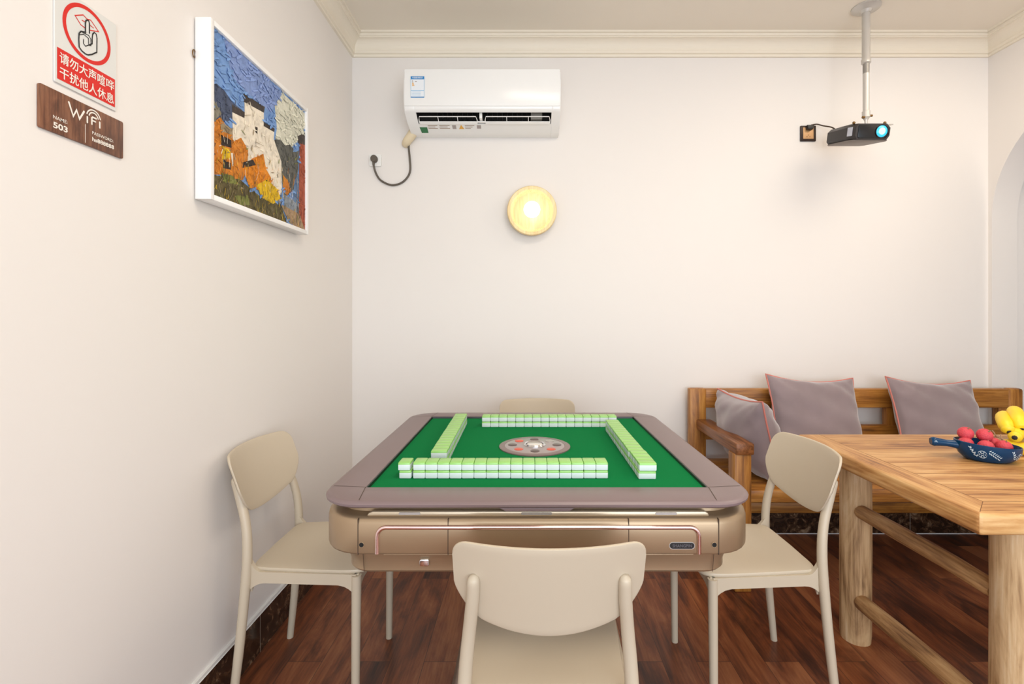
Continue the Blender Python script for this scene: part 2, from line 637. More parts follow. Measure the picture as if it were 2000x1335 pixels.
def sweep_room(prof, path, name, mats, matidx=None):
    """profile (offset into the room, height) swept along a wall line with mitred corners"""
    mb = MB()
    n = len(path)
    rows = []
    for i, p in enumerate(path):
        p = Vector(p)
        d0 = (p - Vector(path[i - 1])).normalized() if i else None
        d1 = (Vector(path[i + 1]) - p).normalized() if i < n - 1 else None
        f = lambda d: Vector((d.y, -d.x))
        if d0 is None:
            off = f(d1)
        elif d1 is None:
            off = f(d0)
        else:
            off = f(d0) + f(d1)
            off = off / off.dot(f(d0))
        rows.append([(p.x + off.x * o, p.y + off.y * o, z) for o, z in prof])
    m = len(prof)
    V = [q for r in rows for q in r]
    for i in range(n - 1):
        for k in range(m - 1):
            mb.add([V[i * m + k], V[i * m + k + 1], V[(i + 1) * m + k + 1], V[(i + 1) * m + k]], [(0, 1, 2, 3)],
                   matidx[k] if matidx else 0)
    o = mb.build(name, mats, smooth=0, recalc=False)
    return struct(o)


crown = [(0, ZC - 0.112), (0.012, ZC - 0.112), (0.014, ZC - 0.102), (0.012, ZC - 0.099), (0.020, ZC - 0.096), (0.022, ZC - 0.084), (0.020, ZC - 0.080)]
crown += [(0.020 + 0.040 * (1 - math.cos(R(90 * i / 8))), ZC - 0.080 + 0.048 * math.sin(R(90 * i / 8))) for i in range(1, 9)]
crown += [(0.060, ZC - 0.027), (0.066, ZC - 0.025), (0.067, ZC - 0.014), (0.063, ZC - 0.012), (0.072, ZC - 0.009), (0.073, ZC)]
sweep_room(crown, [(XL, YF), (XL, YB), (XR, YB), (XR, YF)], 'trim_1', [M['trim']])
bprof = [(0, 0.143), (0.010, 0.143), (0.010, 0.133), (0.012, 0.132), (0.012, 0.0035), (0.014, 0.0035), (0.014, 0.0)]
bmi = [1, 1, 1, 0, 1, 1]
sweep_room(bprof[:4] + [(0.012, 0.0)], [(XL, YF), (XL, YB)], 'baseboard_left', [M['marble'], M['white_bead']], bmi)
sweep_room(bprof, [(XL + 0.012, YB), (4.2, YB)], 'baseboard_back', [M['marble'], M['white_bead']], bmi)


# ------------------------------------------------------------------ things on the left wall
def lw(off):
    return lambda u, z: (XL + off, u, z)


# warning sign
sg = thing('warning_sign', 'white and red quiet-please sign with finger-on-lips symbol on the left wall', 'sign', (XL, 1.069, 1.674))
mb = MB()
mb.prism(rrect(0.994, 1.674, 1.144, 1.876, 0.003, 3), lambda a, b, h: (XL + h, a, b), 0.0005, 0.004, bev=0.0006, seg=1)
mb.build('panel', M['sign_white'], sg, org=sg.location)
f1 = lw(0.0044)
mb = MB()
mb.add([f1(0.999, 1.682), f1(1.1395, 1.682), f1(1.1395, 1.7465), f1(0.999, 1.7465)], [(0, 1, 2, 3)])
N = 56
V = [f1(1.069 + r * math.cos(2 * math.pi * k / N), 1.8105 + r * 1.02 * math.sin(2 * math.pi * k / N)) for r in (0.0505, 0.0585) for k in range(N)]
mb.add(V, [(k, (k + 1) % N, N + (k + 1) % N, N + k) for k in range(N)])
lipo = [(1.0388, 1.8342), (1.058, 1.847), (1.0671, 1.8437), (1.0764, 1.8466), (1.096, 1.8329), (1.0764, 1.8243), (1.064, 1.8213), (1.052, 1.8224)]
lipi = [(1.0417, 1.8343), (1.055, 1.8337), (1.0671, 1.8355), (1.0826, 1.8336), (1.0954, 1.8325)]
ribbon(mb, lipo, 0.0021, f1, closed=True)
ribbon(mb, lipi[1:-1], 0.0018, lw(0.0046))
mb.build('red_print', M['sign_red'], sg, smooth=0, org=sg.location, recalc=False)
f2 = lw(0.0048)
finger = [(1.0625, 1.8114), (1.0625, 1.8314), (1.0634, 1.8374), (1.0665, 1.8412), (1.0702, 1.8415), (1.0723, 1.8372), (1.0723, 1.8159)]
hand = [(1.0625, 1.8122), (1.052, 1.8085), (1.0473, 1.801), (1.0467, 1.7882), (1.0476, 1.7725), (1.0535, 1.7676), (1.0625, 1.7655), (1.0686, 1.7665),
        (1.0779, 1.7725), (1.0905, 1.784), (1.0909, 1.8159), (1.0889, 1.8232), (1.0842, 1.8245), (1.0801, 1.8182), (1.0788, 1.8091), (1.0788, 1.7966), (1.0723, 1.7902)]
mb = MB()
mb.add([f2(*p) for p in finger], [tuple(range(len(finger)))])
mb.add([f2(*p) for p in hand[:10] + [(1.0909, 1.8159), (1.0889, 1.8232), (1.0842, 1.8245), (1.0801, 1.8182), (1.0723, 1.8159)]], [tuple(range(15))])
mb.build('hand_fill', M['sign_white'], sg, smooth=0, org=sg.location, recalc=False)
f3 = lw(0.0052)
mb = MB()
for k, (ln, w) in enumerate(((finger, 0.0029), (hand, 0.0027), ([(1.0473, 1.798), (1.058, 1.8055), (1.0695, 1.803), (1.0702, 1.7898)], 0.0018),
              ([(1.054, 1.8077), (1.0702, 1.8097), (1.0754, 1.8046), (1.0757, 1.7905), (1.0695, 1.788)], 0.0018),
              ([(1.0575, 1.7939), (1.0574, 1.7853), (1.0625, 1.782), (1.0692, 1.788)], 0.0018))):
    ribbon(mb, ln, w, lw(0.0052 + 0.00006 * k))
mb.build('hand_outline', M['sign_black'], sg, smooth=0, org=sg.location, recalc=False)
mb = MB()
put_text(mb, '请勿大声喧', 1.0035, 1.7165, 0.1085, 0.0235, f3, bold=0.012)
for k, (da, db) in enumerate(((0, 0), (0.0005, 0), (0.0002, 0.0005), (-0.0003, 0.0002))):
    put_text(mb, '哗', 1.1148 + da, 1.7172 + db, 0.0205, 0.0220, lw(0.0052 + 0.00005 * k))
put_text(mb, '干扰他人休息', 1.0035, 1.6865, 0.132, 0.0235, f3, bold=0.012, space=1.0)
mb.build('lettering', M['letter_white'], sg, smooth=0, org=sg.location, recalc=False)

# walnut wifi plaque
pq = thing('wifi_plaque', 'small walnut plaque with white wireless details below the warning sign', 'plaque', (XL, 1.061, 1.569))
mb = MB()
mb.prism(rrect(0.961, 1.569, 1.161, 1.656, 0.004, 4), lambda a, b, h: (XL + h, a, b), 0.0005, 0.006, bev=0.0008, seg=2)
mb.build('panel', M['walnut'], pq, org=pq.location)
f4 = lw(0.0064)
mb = MB()
z0, z1 = 1.6185, 1.6405
ribbon(mb, [(1.0225, z1 + 0.003), (1.0325, z0), (1.040, z1 - 0.006), (1.047, z0), (1.0575, z1 - 0.002)], 0.0042, f4)
for u in (1.0655, 1.0965):
    ribbon(mb, [(u, z0), (u, z0 + 0.012)], 0.0038, f4)
ribbon(mb, [(1.0765, z0 + 0.0005), (1.0765, z0 + 0.014), (1.079, z0 + 0.0165), (1.0875, z0 + 0.0165)], 0.0036, f4)
ribbon(mb, [(1.0785, z0 + 0.0088), (1.0855, z0 + 0.0088)], 0.0032, lw(0.0065))
for r in (0.0115, 0.0170):
    ribbon(mb, [(1.081 + r * math.cos(R(a)), 1.6335 + r * math.sin(R(a))) for a in range(12, 169, 6)], 0.0028, lw(0.0066))
put_text(mb, 'NAME:', 0.9885, 1.5965, 0.031, 0.0072, f4, bold=0.008)
put_text(mb, '503', 0.9885, 1.5780, 0.0315, 0.0125, f4, bold=0.03)
put_text(mb, 'PASSWORD:', 1.0775, 1.5975, 0.055, 0.0068, f4, bold=0.008)
put_text(mb, 'hs888888', 1.0775, 1.5825, 0.057, 0.0092, f4, bold=0.025)
ribbon(mb, [(1.0605, 1.573), (1.0605, 1.612)], 0.0012, f4)
mb.build('lettering', M['letter_white'], pq, smooth=0, org=pq.location, recalc=False)

# framed painting
Y0, Y1, Z0, Z1, XF = 1.415, 2.051, 1.535, 2.060, XL + 0.05
pf = thing('framed_painting', 'white framed painting of whitewashed village houses under a blue sky', 'painting', (XL, (Y0 + Y1) / 2, Z0))
W = 0.016
mb = MB()
mb.box2((XL + 0.004, Y0, Z0), (XF, Y0 + W, Z1), 0.0015)
mb.box2((XL + 0.004, Y1 - W, Z0), (XF, Y1, Z1), 0.0015)
mb.box2((XL + 0.004, Y0 + W, Z0), (XF, Y1 - W, Z0 + W), 0.0015)
mb.box2((XL + 0.004, Y0 + W, Z1 - W), (XF, Y1 - W, Z1), 0.0015)
mb.build('frame', M['canvas_edge'], pf, org=pf.location)
PC = {'sky': (112, 148, 200), 'sky2': (126, 148, 198), 'cloud': (208, 207, 190), 'mountain': (74, 84, 108), 'hill': (132, 128, 112), 'trees': (92, 92, 86),
      'white': (228, 218, 200), 'roof': (66, 58, 54), 'dark': (52, 42, 36), 'orange': (200, 122, 38), 'orange2': (212, 128, 28), 'tan': (150, 132, 104),
      'yellow': (216, 176, 28), 'grey': (132, 140, 150), 'blue': (92, 116, 150), 'red': (160, 78, 54), 'field': (92, 82, 50), 'green': (118, 122, 60), 'sand': (160, 132, 102)}


def paint(name, c, lo):
    m, nt, b = newmat(name)
    tc = nt.nodes.new('ShaderNodeTexCoord')
    n = nt.nodes.new('ShaderNodeTexNoise')
    n.inputs['Scale'].default_value = 22
    n.inputs['Detail'].default_value = 7
    n.inputs['Roughness'].default_value = 0.65
    n.inputs['Distortion'].default_value = 1.4
    nt.links.new(tc.outputs['Object'], n.inputs['Vector'])
    mixc = lambda q, w: S(*[min(255, v * q + w) for v in c])
    rp = ramp(nt, [(0.30, mixc(lo, 0)), (0.46, mixc(1.0, 0)), (0.58, mixc(1.05, 4)), (0.74, mixc(0.9, 40 if lo < 0.8 else 34))])
    nt.links.new(n.outputs['Fac'], rp.inputs['Fac'])
    nt.links.new(rp.outputs['Color'], b.inputs['Base Color'])
    b.inputs['Roughness'].default_value = 0.6
    b.inputs['Specular IOR Level'].default_value = 0.25
    return m


pk, pm = {}, []
for k, c in PC.items():
    pk[k] = len(pm)
    for q in (1.0, 1.08, 0.92):
        pm.append(paint('paint_%s' % k, [min(255, v * q) for v in c], 0.90 if k in ('sky', 'sky2', 'cloud', 'white') else 0.72))
PAINT = [
    ('cloud', [(0.598, 0.842), (0.686, 0.987), (1.0, 0.985), (0.996, 0.795), (0.899, 0.707), (0.797, 0.604), (0.605, 0.595), (0.625, 0.688)]),
    ('sky2', [(0.098, 0.997), (0.505, 0.997), (0.687, 0.973), (0.555, 0.766), (0.35, 0.767), (0.168, 0.792)]),
    ('mountain', [(0.003, 0.698), (0.034, 0.681), (0.105, 0.674), (0.172, 0.638), (0.26, 0.633), (0.283, 0.582), (0.175, 0.53), (0.078, 0.461), (0.006, 0.45)]),
    ('hill', [(0.003, 0.585), (0.037, 0.557), (0.084, 0.523), (0.006, 0.428)]),
    ('trees', [(0.587, 0.581), (0.66, 0.615), (0.72, 0.60), (0.796, 0.633), (0.86, 0.60), (0.914, 0.637), (0.906, 0.481), (0.858, 0.313), (0.711, 0.179), (0.667, 0.451)]),
    ('orange', [(0.70, 0.36), (0.76, 0.34), (0.80, 0.27), (0.75, 0.22), (0.70, 0.24)]),
    ('white', [(0.17, 0.588), (0.282, 0.607), (0.279, 0.718), (0.474, 0.739), (0.477, 0.641), (0.592, 0.652), (0.587, 0.588), (0.678, 0.456), (0.686, 0.201), (0.616, 0.194), (0.463, 0.241), (0.323, 0.296), (0.231, 0.36), (0.175, 0.386)]),
    ('roof', [(0.266, 0.748), (0.486, 0.772), (0.477, 0.725), (0.273, 0.695)]),
    ('roof', [(0.166, 0.622), (0.282, 0.631), (0.279, 0.59), (0.17, 0.574)]),
    ('roof', [(0.473, 0.658), (0.596, 0.668), (0.592, 0.64), (0.473, 0.629)]),
    ('dark', [(0.383, 0.584), (0.409, 0.589), (0.406, 0.542), (0.386, 0.547)]),
    ('orange', [(0.002, 0.426), (0.069, 0.492), (0.172, 0.433), (0.178, 0.157), (0.085, 0.149), (0.008, 0.122)]),
    ('tan', [(0.07, 0.469), (0.171, 0.468), (0.172, 0.43), (0.074, 0.411)]),
    ('dark', [(0.075, 0.39), (0.161, 0.392), (0.162, 0.344), (0.076, 0.326)]),
    ('dark', [(0.09, 0.245), (0.156, 0.246), (0.157, 0.204), (0.092, 0.192)]),
    ('yellow', [(0.081, 0.323), (0.154, 0.329), (0.147, 0.266), (0.083, 0.242)]),
    ('white', [(0.155, 0.31), (0.185, 0.32), (0.19, 0.25), (0.17, 0.23)]),
    ('orange', [(0.173, 0.385), (0.246, 0.447), (0.312, 0.393), (0.305, 0.264), (0.262, 0.173), (0.178, 0.157)]),
    ('orange2', [(0.351, 0.351), (0.468, 0.43), (0.498, 0.334), (0.569, 0.276), (0.507, 0.174), (0.327, 0.144), (0.26, 0.247)]),
    ('dark', [(0.25, 0.284), (0.36, 0.348), (0.39, 0.321), (0.26, 0.254)]),
    ('grey', [(0.71, 0.215), (0.915, 0.201), (0.898, 0.066), (0.713, 0.108)]),
    ('blue', [(0.843, 0.368), (0.907, 0.436), (0.905, 0.19), (0.835, 0.201)]),
    ('red', [(0.92, 0.708), (1.0, 0.72), (1.0, 0.002), (0.908, 0.099)]),
    ('roof', [(0.892, 0.742), (1.0, 0.825), (1.0, 0.718), (0.899, 0.692)]),
    ('field', [(0.0, 0.119), (0.235, 0.17), (0.327, 0.144), (0.446, 0.115), (0.665, 0.13), (0.753, 0.0), (0.0, 0.0)]),
    ('yellow', [(0.394, 0.185), (0.504, 0.261), (0.615, 0.236), (0.675, 0.169), (0.574, 0.105), (0.446, 0.115)]),
    ('green', [(0.076, 0.158), (0.166, 0.171), (0.236, 0.133), (0.101, 0.107)]),
    ('green', [(0.186, 0.05), (0.31, 0.088), (0.33, 0.03), (0.239, 0.004)]),
    ('sand', [(0.665, 0.13), (0.918, 0.117), (1.0, 0.0), (0.79, 0.001)]),
]
cy0, cy1, cz0, cz1 = Y0 + W, Y1 - W, Z0 + W, Z1 - W
XP = XL + 0.040


def pt(s, t, k):
    s, t = min(1, max(0, s)), min(1, max(0, t))
    return (XP + k, cy0 + (cy1 - cy0) * s, cz0 + (cz1 - cz0) * t)


def inside(p, poly):
    r, j = False, len(poly) - 1
    for i in range(len(poly)):
        (xi, yi), (xj, yj) = poly[i], poly[j]
        if (yi > p[1]) != (yj > p[1]) and p[0] < (xj - xi) * (p[1] - yi) / (yj - yi) + xi:
            r = not r
        j = i
    return r


mb = MB()
mb.box2((XL + 0.006, cy0, cz0), (XP, cy1, cz1), 0, pk['sky'])
for k, (c, poly) in enumerate(PAINT):
    mb.add([pt(s, t, 0.0003 + k * 0.00006) for s, t in poly], [tuple(range(len(poly)))], pk[c])
rs = random.Random(11)
for i in range(950):
    s, t = rs.random(), rs.random()
    c = 'sky'
    for n_, poly in PAINT:
        if inside((s, t), poly):
            c = n_
    soft = c in ('sky', 'sky2', 'cloud')
    if c in ('roof', 'dark') or (c == 'white' and rs.random() < 0.6):
        continue
    if not soft and rs.random() < 0.07:
        c = rs.choice(['dark', 'green', 'tan'])
    L = rs.uniform(0.02, 0.07) if soft else rs.uniform(0.012, 0.045)
    w = rs.uniform(0.008, 0.018) if soft else rs.uniform(0.004, 0.010)
    a = rs.uniform(-0.5, 0.9) if soft else rs.choice([rs.gauss(1.57, 0.35), rs.gauss(0.3, 0.5)])
    ca, sa = math.cos(a), math.sin(a)
    q = [(-L / 2, -w / 3), (-L / 6, -w / 2), (L / 2, -w / 4), (L / 2.2, w / 3), (0, w / 2), (-L / 2.2, w / 3)]
    mb.add([pt(s + x * ca - y * sa, t + (x * sa + y * ca) * 1.2, 0.0022 + i * 0.0000016) for x, y in q], [tuple(range(6))],
           pk[c] + rs.choice([0, 1, 1, 2] if not soft else [0, 0, 1]))
for i in range(420):
    # grasses, window posts and drips drawn with a thin brush over the lower half
    s, t = rs.random() * 0.9, rs.random() ** 1.4 * 0.42
    L, w = rs.uniform(0.012, 0.05), rs.uniform(0.0012, 0.0035)
    a = rs.gauss(1.5, 0.4)
    ca, sa = math.cos(a), math.sin(a)
    c = rs.choice(['dark', 'green', 'field', 'tan', 'yellow', 'roof'] if t < 0.2 else ['dark', 'tan', 'orange2', 'yellow', 'white'])
    mb.add([pt(s + x * ca - y * sa, t + (x * sa + y * ca) * 1.2, 0.0040 + i * 0.0000016) for x, y in ((-L / 2, -w / 2), (L / 2, -w / 3), (L / 2, w / 3), (-L / 2, w / 2))], [(0, 1, 2, 3)], pk[c] + rs.choice([0, 1, 2]))
for i, (s, t, L, a) in enumerate(((0.30, 0.62, 0.07, 0.5), (0.42, 0.48, 0.09, 0.1), (0.40, 0.45, 0.06, 0.15), (0.27, 0.52, 0.05, 1.2), (0.36, 0.66, 0.05, 1.3), (0.52, 0.56, 0.06, 1.45), (0.60, 0.40, 0.05, 1.5))):
    ca, sa = math.cos(a), math.sin(a)
    mb.add([pt(s + x * ca - y * sa, t + x * sa + y * ca, 0.0048) for x, y in ((-L / 2, -0.002), (L / 2, -0.001), (L / 2, 0.001), (-L / 2, 0.002))], [(0, 1, 2, 3)], pk['tan'])
mb.build('canvas', pm, pf, smooth=0, org=pf.location, recalc=False)
mb = MB()
ring = [(XL + 0.004, Y0 - 0.004 + 0.006 * math.cos(R(a)), 1.952 + 0.011 * math.sin(R(a))) for a in range(0, 360, 30)]
mb.tube(ring, 0.0016, 6, closed=True)
mb.build('hanging_ring', M['brass'], pf, org=pf.location)

# ------------------------------------------------------------------ air conditioner
AX0, AX1 = -0.624, 0.175
ac = thing('air_conditioner', 'white split air conditioner mounted high on the back wall', 'air conditioner', ((AX0 + AX1) / 2, YB, 2.176))
full = [(YB - 0.001, 2.456), (2.535, 2.456)] + arc(2.535, 2.426, 0.030, 90, 180, 5)[0:0] + [(2.515, 2.452), (2.503, 2.440), (2.498, 2.40), (2.495, 2.30), (2.495, 2.262), (2.498, 2.250), (2.504, 2.242), (2.512, 2.237)]
low = [(2.580, 2.204), (2.640, 2.180), (2.665, 2.176), (YB - 0.001, 2.176)]
notch = [(2.530, 2.290), (2.615, 2.262)]
ex0, ex1 = AX0 + 0.058, AX1 - 0.046
fx = lambda a, b, h: (h, a, b)
mb = MB()
mb.prism(full + low, fx, AX0, ex0, bev=0.006, seg=3)
mb.prism(full + low, fx, ex1, AX1, bev=0.006, seg=3)
mb.prism(full + notch + low, fx, ex0 - 0.002, ex1 + 0.002)
mb.build('body', M['acwhite'], ac, org=ac.location)
mb = MB()
mb.prism(rrect(AX0 + 0.004, 2.262, AX1 - 0.004, 2.450, 0.006, 4), lambda a, b, h: (a, 2.4952 - h + 0.012 * max(0, (b - 2.40) / 0.05) ** 2 * 0.2, b), -0.004, 0.0045, bev=0.002)
mb.build('front_panel', M['acwhite'], ac, org=ac.location)
mb = MB()
mb.prism([(2.514, 2.241), (2.531, 2.289), (2.614, 2.261), (2.582, 2.2065)], fx, ex0 + 0.001, ex1 - 0.001)
mb.v = [(x, y, z) for x, y, z in mb.v]
inner = MB()
# lining of the outlet: back, top and fan roll with fins
inner.box2((ex0, 2.600, 2.215), (ex1, 2.612, 2.262), 0, 0)
inner.add([(ex0, 2.529, 2.2885), (ex1, 2.529, 2.2885), (ex1, 2.613, 2.2605), (ex0, 2.613, 2.2605)], [(0, 1, 2, 3)], 0)
inner.add([(ex0, 2.5145, 2.240), (ex1, 2.5145, 2.240), (ex1, 2.529, 2.2885), (ex0, 2.529, 2.2885)], [(0, 1, 2, 3)], 0)
inner.add([(ex0, 2.6, 2.262), (ex1, 2.6, 2.262), (ex1, 2.583, 2.206), (ex0, 2.583, 2.206)], [(0, 1, 2, 3)], 0)
for x in (ex0 + 0.0005, ex1 - 0.0005):
    inner.add([(x, 2.514, 2.240), (x, 2.53, 2.29), (x, 2.614, 2.262), (x, 2.581, 2.2055)], [(0, 1, 2, 3)], 0)
for i in range(22):
    x = ex0 + 0.10 + i * 0.026
    inner.box2((x, 2.565, 2.225), (x + 0.003, 2.598, 2.262), 0, 1 if x > ex1 - 0.12 else 0)
inner.box2((ex1 - 0.105, 2.56, 2.222), (ex1 - 0.05, 2.60, 2.275), 0, 1)
inner.build('air_outlet', [M['acdark'], M['acfin']], ac, smooth=0, org=ac.location, recalc=False)


def onslope(t, out=0.0):
    """point on the outlet slope, t=0 top front .. 1 bottom back"""
    return (2.512 + (2.580 - 2.512) * t - 0.44 * out, 2.237 + (2.204 - 2.237) * t - 0.90 * out)


for xa, xb in ((ex0 + 0.008, -0.256), (-0.214, ex1 - 0.006)):
    mb = MB()
    y0_, z0_ = onslope(0.30, 0.004)
    y1_, z1_ = onslope(0.86, 0.004)
    mb.tube([(xa, y1_, z1_), (xa, (y0_ + y1_) / 2, (z0_ + z1_) / 2), (xa + 0.005, y0_, z0_), (xb - 0.005, y0_, z0_), (xb, (y0_ + y1_) / 2, (z0_ + z1_) / 2), (xb, y1_, z1_)], 0.0024, 6)
    mb.box(((xa + xb) / 2, y1_ - 0.002, z1_), (xb - xa, 0.020, 0.0045), 0.0015, rot=Matrix.Rotation(R(-26), 3, 'X'))
    for i in (1, 2):
        x = xa + (xb - xa) * i / 3
        mb.tube([(x, y0_, z0_), (x, y1_, z1_)], 0.0018, 6)
    mb.build('louver', M['acwhite'], ac, org=ac.location)
mb = MB()
mb.box2((-0.242, onslope(0.2)[0], 2.213), (-0.228, 2.56, 2.248), 0.001)
mb.box2((-0.256, onslope(0.78)[0] - 0.004, onslope(0.78)[1] - 0.004), (-0.214, onslope(0.78)[0] + 0.01, onslope(0.78)[1] + 0.002), 0.001)
mb.build('outlet_divider', M['acwhite'], ac, org=ac.location)
M['label_white'] = plain('label_white', S(236, 242, 248), 0.4)
M['label_blue'] = plain('label_blue', S(34, 132, 200), 0.4)
M['label_pale'] = plain('label_pale_blue', S(150, 200, 235), 0.4)
M['label_orange'] = plain('label_orange', S(230, 170, 60), 0.4)
M['label_grey'] = plain('label_grey', S(170, 160, 156), 0.5)
M['label_green'] = plain('label_green', S(30, 110, 62), 0.4)
M['label_brown'] = plain('label_fine_print', S(170, 148, 130), 0.5)
yF = 2.4900
fl = lambda k: (lambda a, b: (a, yF - k, b))


def quad(mb, a0, b0, a1, b1, fn, mat):
    mb.add([fn(a0, b0), fn(a1, b0), fn(a1, b1), fn(a0, b1)], [(0, 1, 2, 3)], mat)


mb = MB()
quad(mb, -0.587, 2.303, -0.518, 2.411, fl(0.0004), 2)
quad(mb, -0.585, 2.308, -0.520, 2.396, fl(0.0006), 0)
quad(mb, -0.587, 2.396, -0.518, 2.411, fl(0.0006), 1)
quad(mb, -0.587, 2.303, -0.518, 2.308, fl(0.0006), 1)
quad(mb, -0.585, 2.338, -0.520, 2.3405, fl(0.0008), 2)
for i, (w, h) in enumerate(((0.012, 2.362), (0.010, 2.368), (0.008, 2.374), (0.006, 2.380), (0.005, 2.386))):
    quad(mb, -0.580, h, -0.580 + w, h + 0.004, fl(0.0008), 3 if i < 3 else 4)
quad(mb, -0.566, 2.383, -0.556, 2.387, fl(0.0008), 4)
for i in range(4):
    quad(mb, -0.580, 2.314 + i * 0.006, -0.536, 2.3155 + i * 0.006, fl(0.0008), 2)
put_text(mb, '中国能效标识', -0.579, 2.3995, 0.053, 0.0085, fl(0.0009), 0, bold=0.01)
mb.build('energy_label', [M['label_white'], M['label_blue'], M['label_pale'], M['label_orange'], M['label_grey']], ac, smooth=0, org=ac.location, recalc=False)
# stickers on the lower slope
fs = lambda a, t: (a, 2.580 + (2.640 - 2.580) * t - 0.0004, 2.204 + (2.180 - 2.204) * t - 0.0006)
mb = MB()
mb.add([fs(-0.566, 0.35), fs(-0.526, 0.35), fs(-0.526, 1.0), fs(-0.562, 1.0)], [(0, 1, 2, 3)], 0)
for i in range(3):
    for a0, a1 in ((-0.520, -0.470), (-0.460, -0.405)):
        quad(mb, a0, 0.12 + i * 0.16, a1 - 0.012 * (i % 2), 0.19 + i * 0.16, fs, 1)
    quad(mb, -0.325, 0.15 + i * 0.15, -0.275 - 0.01 * i, 0.21 + i * 0.15, fs, 1)
quad(mb, -0.392, 0.12, -0.372, 0.55, fs, 3)
quad(mb, -0.262, 0.12, -0.240, 0.50, fs, 3)
mb.add([fs(-0.358, 0.55), fs(-0.330, 0.55), fs(-0.344, 0.08)], [(0, 1, 2)], 2)
mb.build('small_stickers', [M['label_green'], M['label_brown'], M['label_orange'], M['label_grey']], ac, smooth=0, org=ac.location, recalc=False)
mb = MB()
mb.tube(smooth_path([(-0.600, 2.675, 2.225), (-0.625, 2.672, 2.180), (-0.650, 2.678, 2.150), (-0.664, 2.700, 2.138)], 5), lerp_r([0.026, 0.025, 0.023, 0.022], 5), 14)
mb.build('drain_pipe', M['cream_tube'], ac, org=ac.location)

# wall socket and the cord of the air conditioner
so = thing('wall_socket', 'white wall socket below the air conditioner with a grey plug in it', 'socket', (-0.833, YB, 2.052))
mb = MB()
mb.prism(rrect(-0.865, 2.017, -0.797, 2.085, 0.010, 4), lambda a, b, h: (a, YB - h, b), 0.0002, 0.011, bev=0.002)
mb.build('plate', M['sock_white'], so, org=so.location)
pc = thing('power_cord', 'grey power cord hanging from the air conditioner to the white socket', 'cord', (-0.833, YB, 2.052))
mb = MB()
mb.lathe([(0.001, 0.0115), (0.0185, 0.0115), (0.0185, 0.030), (0.016, 0.034), (0.001, 0.034)], lambda a, b, h: (-0.833 + a, YB - h, 2.054 + b * 1.1), 20)
mb.tube([(-0.835, YB - 0.022, 2.045), (-0.836, YB - 0.022, 2.020)], [0.009, 0.006], 10)
mb.build('plug', M['cord_grey'], pc, org=pc.location)
mb = MB()
cp = [(-0.836, 2.683, 2.022), (-0.828, 2.690, 1.985), (-0.808, 2.694, 1.948), (-0.775, 2.696, 1.925), (-0.735, 2.697, 1.914), (-0.690, 2.697, 1.925),
      (-0.655, 2.696, 1.955), (-0.638, 2.695, 1.995), (-0.640, 2.693, 2.06), (-0.645, 2.690, 2.12), (-0.640, 2.685, 2.145), (-0.632, 2.680, 2.166)]
mb.tube(smooth_path(cp, 6), 0.0055, 8)
mb.build('cable', M['cord_grey'], pc, org=pc.location)

# ------------------------------------------------------------------ wall sconce
sx, sz = 0.030, 1.763
sc_ = thing('wall_sconce', 'round pale wood wall lamp with a glowing white globe', 'wall lamp', (sx, YB, sz))
fy = lambda a, b, h: (sx + a, YB - h, sz + b)
mb = MB()
mb.lathe([(0.001, 0.002), (0.100, 0.002), (0.128, 0.020), (0.134, 0.045), (0.134, 0.062), (0.130, 0.066), (0.115, 0.064), (0.106, 0.050), (0.098, 0.040), (0.001, 0.038)], fy, 64)
mb.build('wooden_dish', M['ash'], sc_, org=sc_.location)
mb = MB()
mb.lathe([(0.001, 0.036), (0.026, 0.036), (0.026, 0.050), (0.001, 0.050)], fy, 24)
mb.build('lamp_holder', M['brass'], sc_, org=sc_.location)
mb = MB()
mb.ball((sx, YB - 0.088, sz), 0.044, 0, 28)
mb.build('glass_globe', M['bulb'], sc_, org=sc_.location)

# ------------------------------------------------------------------ projector on its pole
PX, PY = 1.690, 2.44
pole = thing('projector_mount', 'silver telescopic pole hanging from the ceiling with a round flange', 'ceiling mount', (PX, PY, ZC))
mb = MB()
fz = lambda a, b, h: (PX + a, PY + b, h)
mb.lathe([(0.001, ZC - 0.0005), (0.064, ZC - 0.0005), (0.064, ZC - 0.006), (0.058, ZC - 0.011), (0.028, ZC - 0.018), (0.020, ZC - 0.030), (0.001, ZC - 0.030)], fz, 40)
mb.build('flange', M['silver_paint'], pole, org=pole.location)
mb = MB()
mb.lathe([(0.001, ZC - 0.02), (0.018, ZC - 0.02), (0.018, 2.475), (0.021, 2.470), (0.021, 2.452), (0.0145, 2.448), (0.0145, 2.40), (0.001, 2.40)], fz, 24)
mb.build('upper_tube', M['silver_paint'], pole, org=pole.location)
mb = MB()
mb.lathe([(0.001, 2.45), (0.0145, 2.45), (0.0145, 2.215), (0.018, 2.212), (0.018, 2.182), (0.012, 2.176), (0.007, 2.165), (0.007, 2.140), (0.001, 2.140)], fz, 24)
mb.build('lower_tube', M['silver_paint'], pole, org=pole.location)
for dx, dz in ((-0.019, 2.180), (0.019, 2.188)):
    mb = MB()
    mb.lathe([(0.001, 0.006), (0.0055, 0.006), (0.0055, -0.006), (0.001, -0.006)], lambda a, b, h: (PX + dx + h, PY - 0.008 + a, dz + b), 10)
    mb.build('clamp_screw', M['brass'], pole, org=pole.location)
mb = MB()
mb.box((PX, PY, 2.140), (0.20, 0.10, 0.005), 0.001, rot=Matrix.Rotation(R(12), 3, 'X'))
mb.build('mounting_plate', M['silver_paint'], pole, org=pole.location)

pr = thing('projector', 'black projector with a glowing blue lens hanging from the ceiling pole', 'projector', (1.648, 2.44, 2.096))
RX = Matrix.Rotation(R(12), 3, 'X')     # nose pitched down towards the room


def pj(a, y, b):
    v = RX @ Vector((a, y, b))
    return (v.x, v.y, v.z)


hw, hh, hd = 0.098, 0.038, 0.110


def shell(grow, y0, y1):
    pass


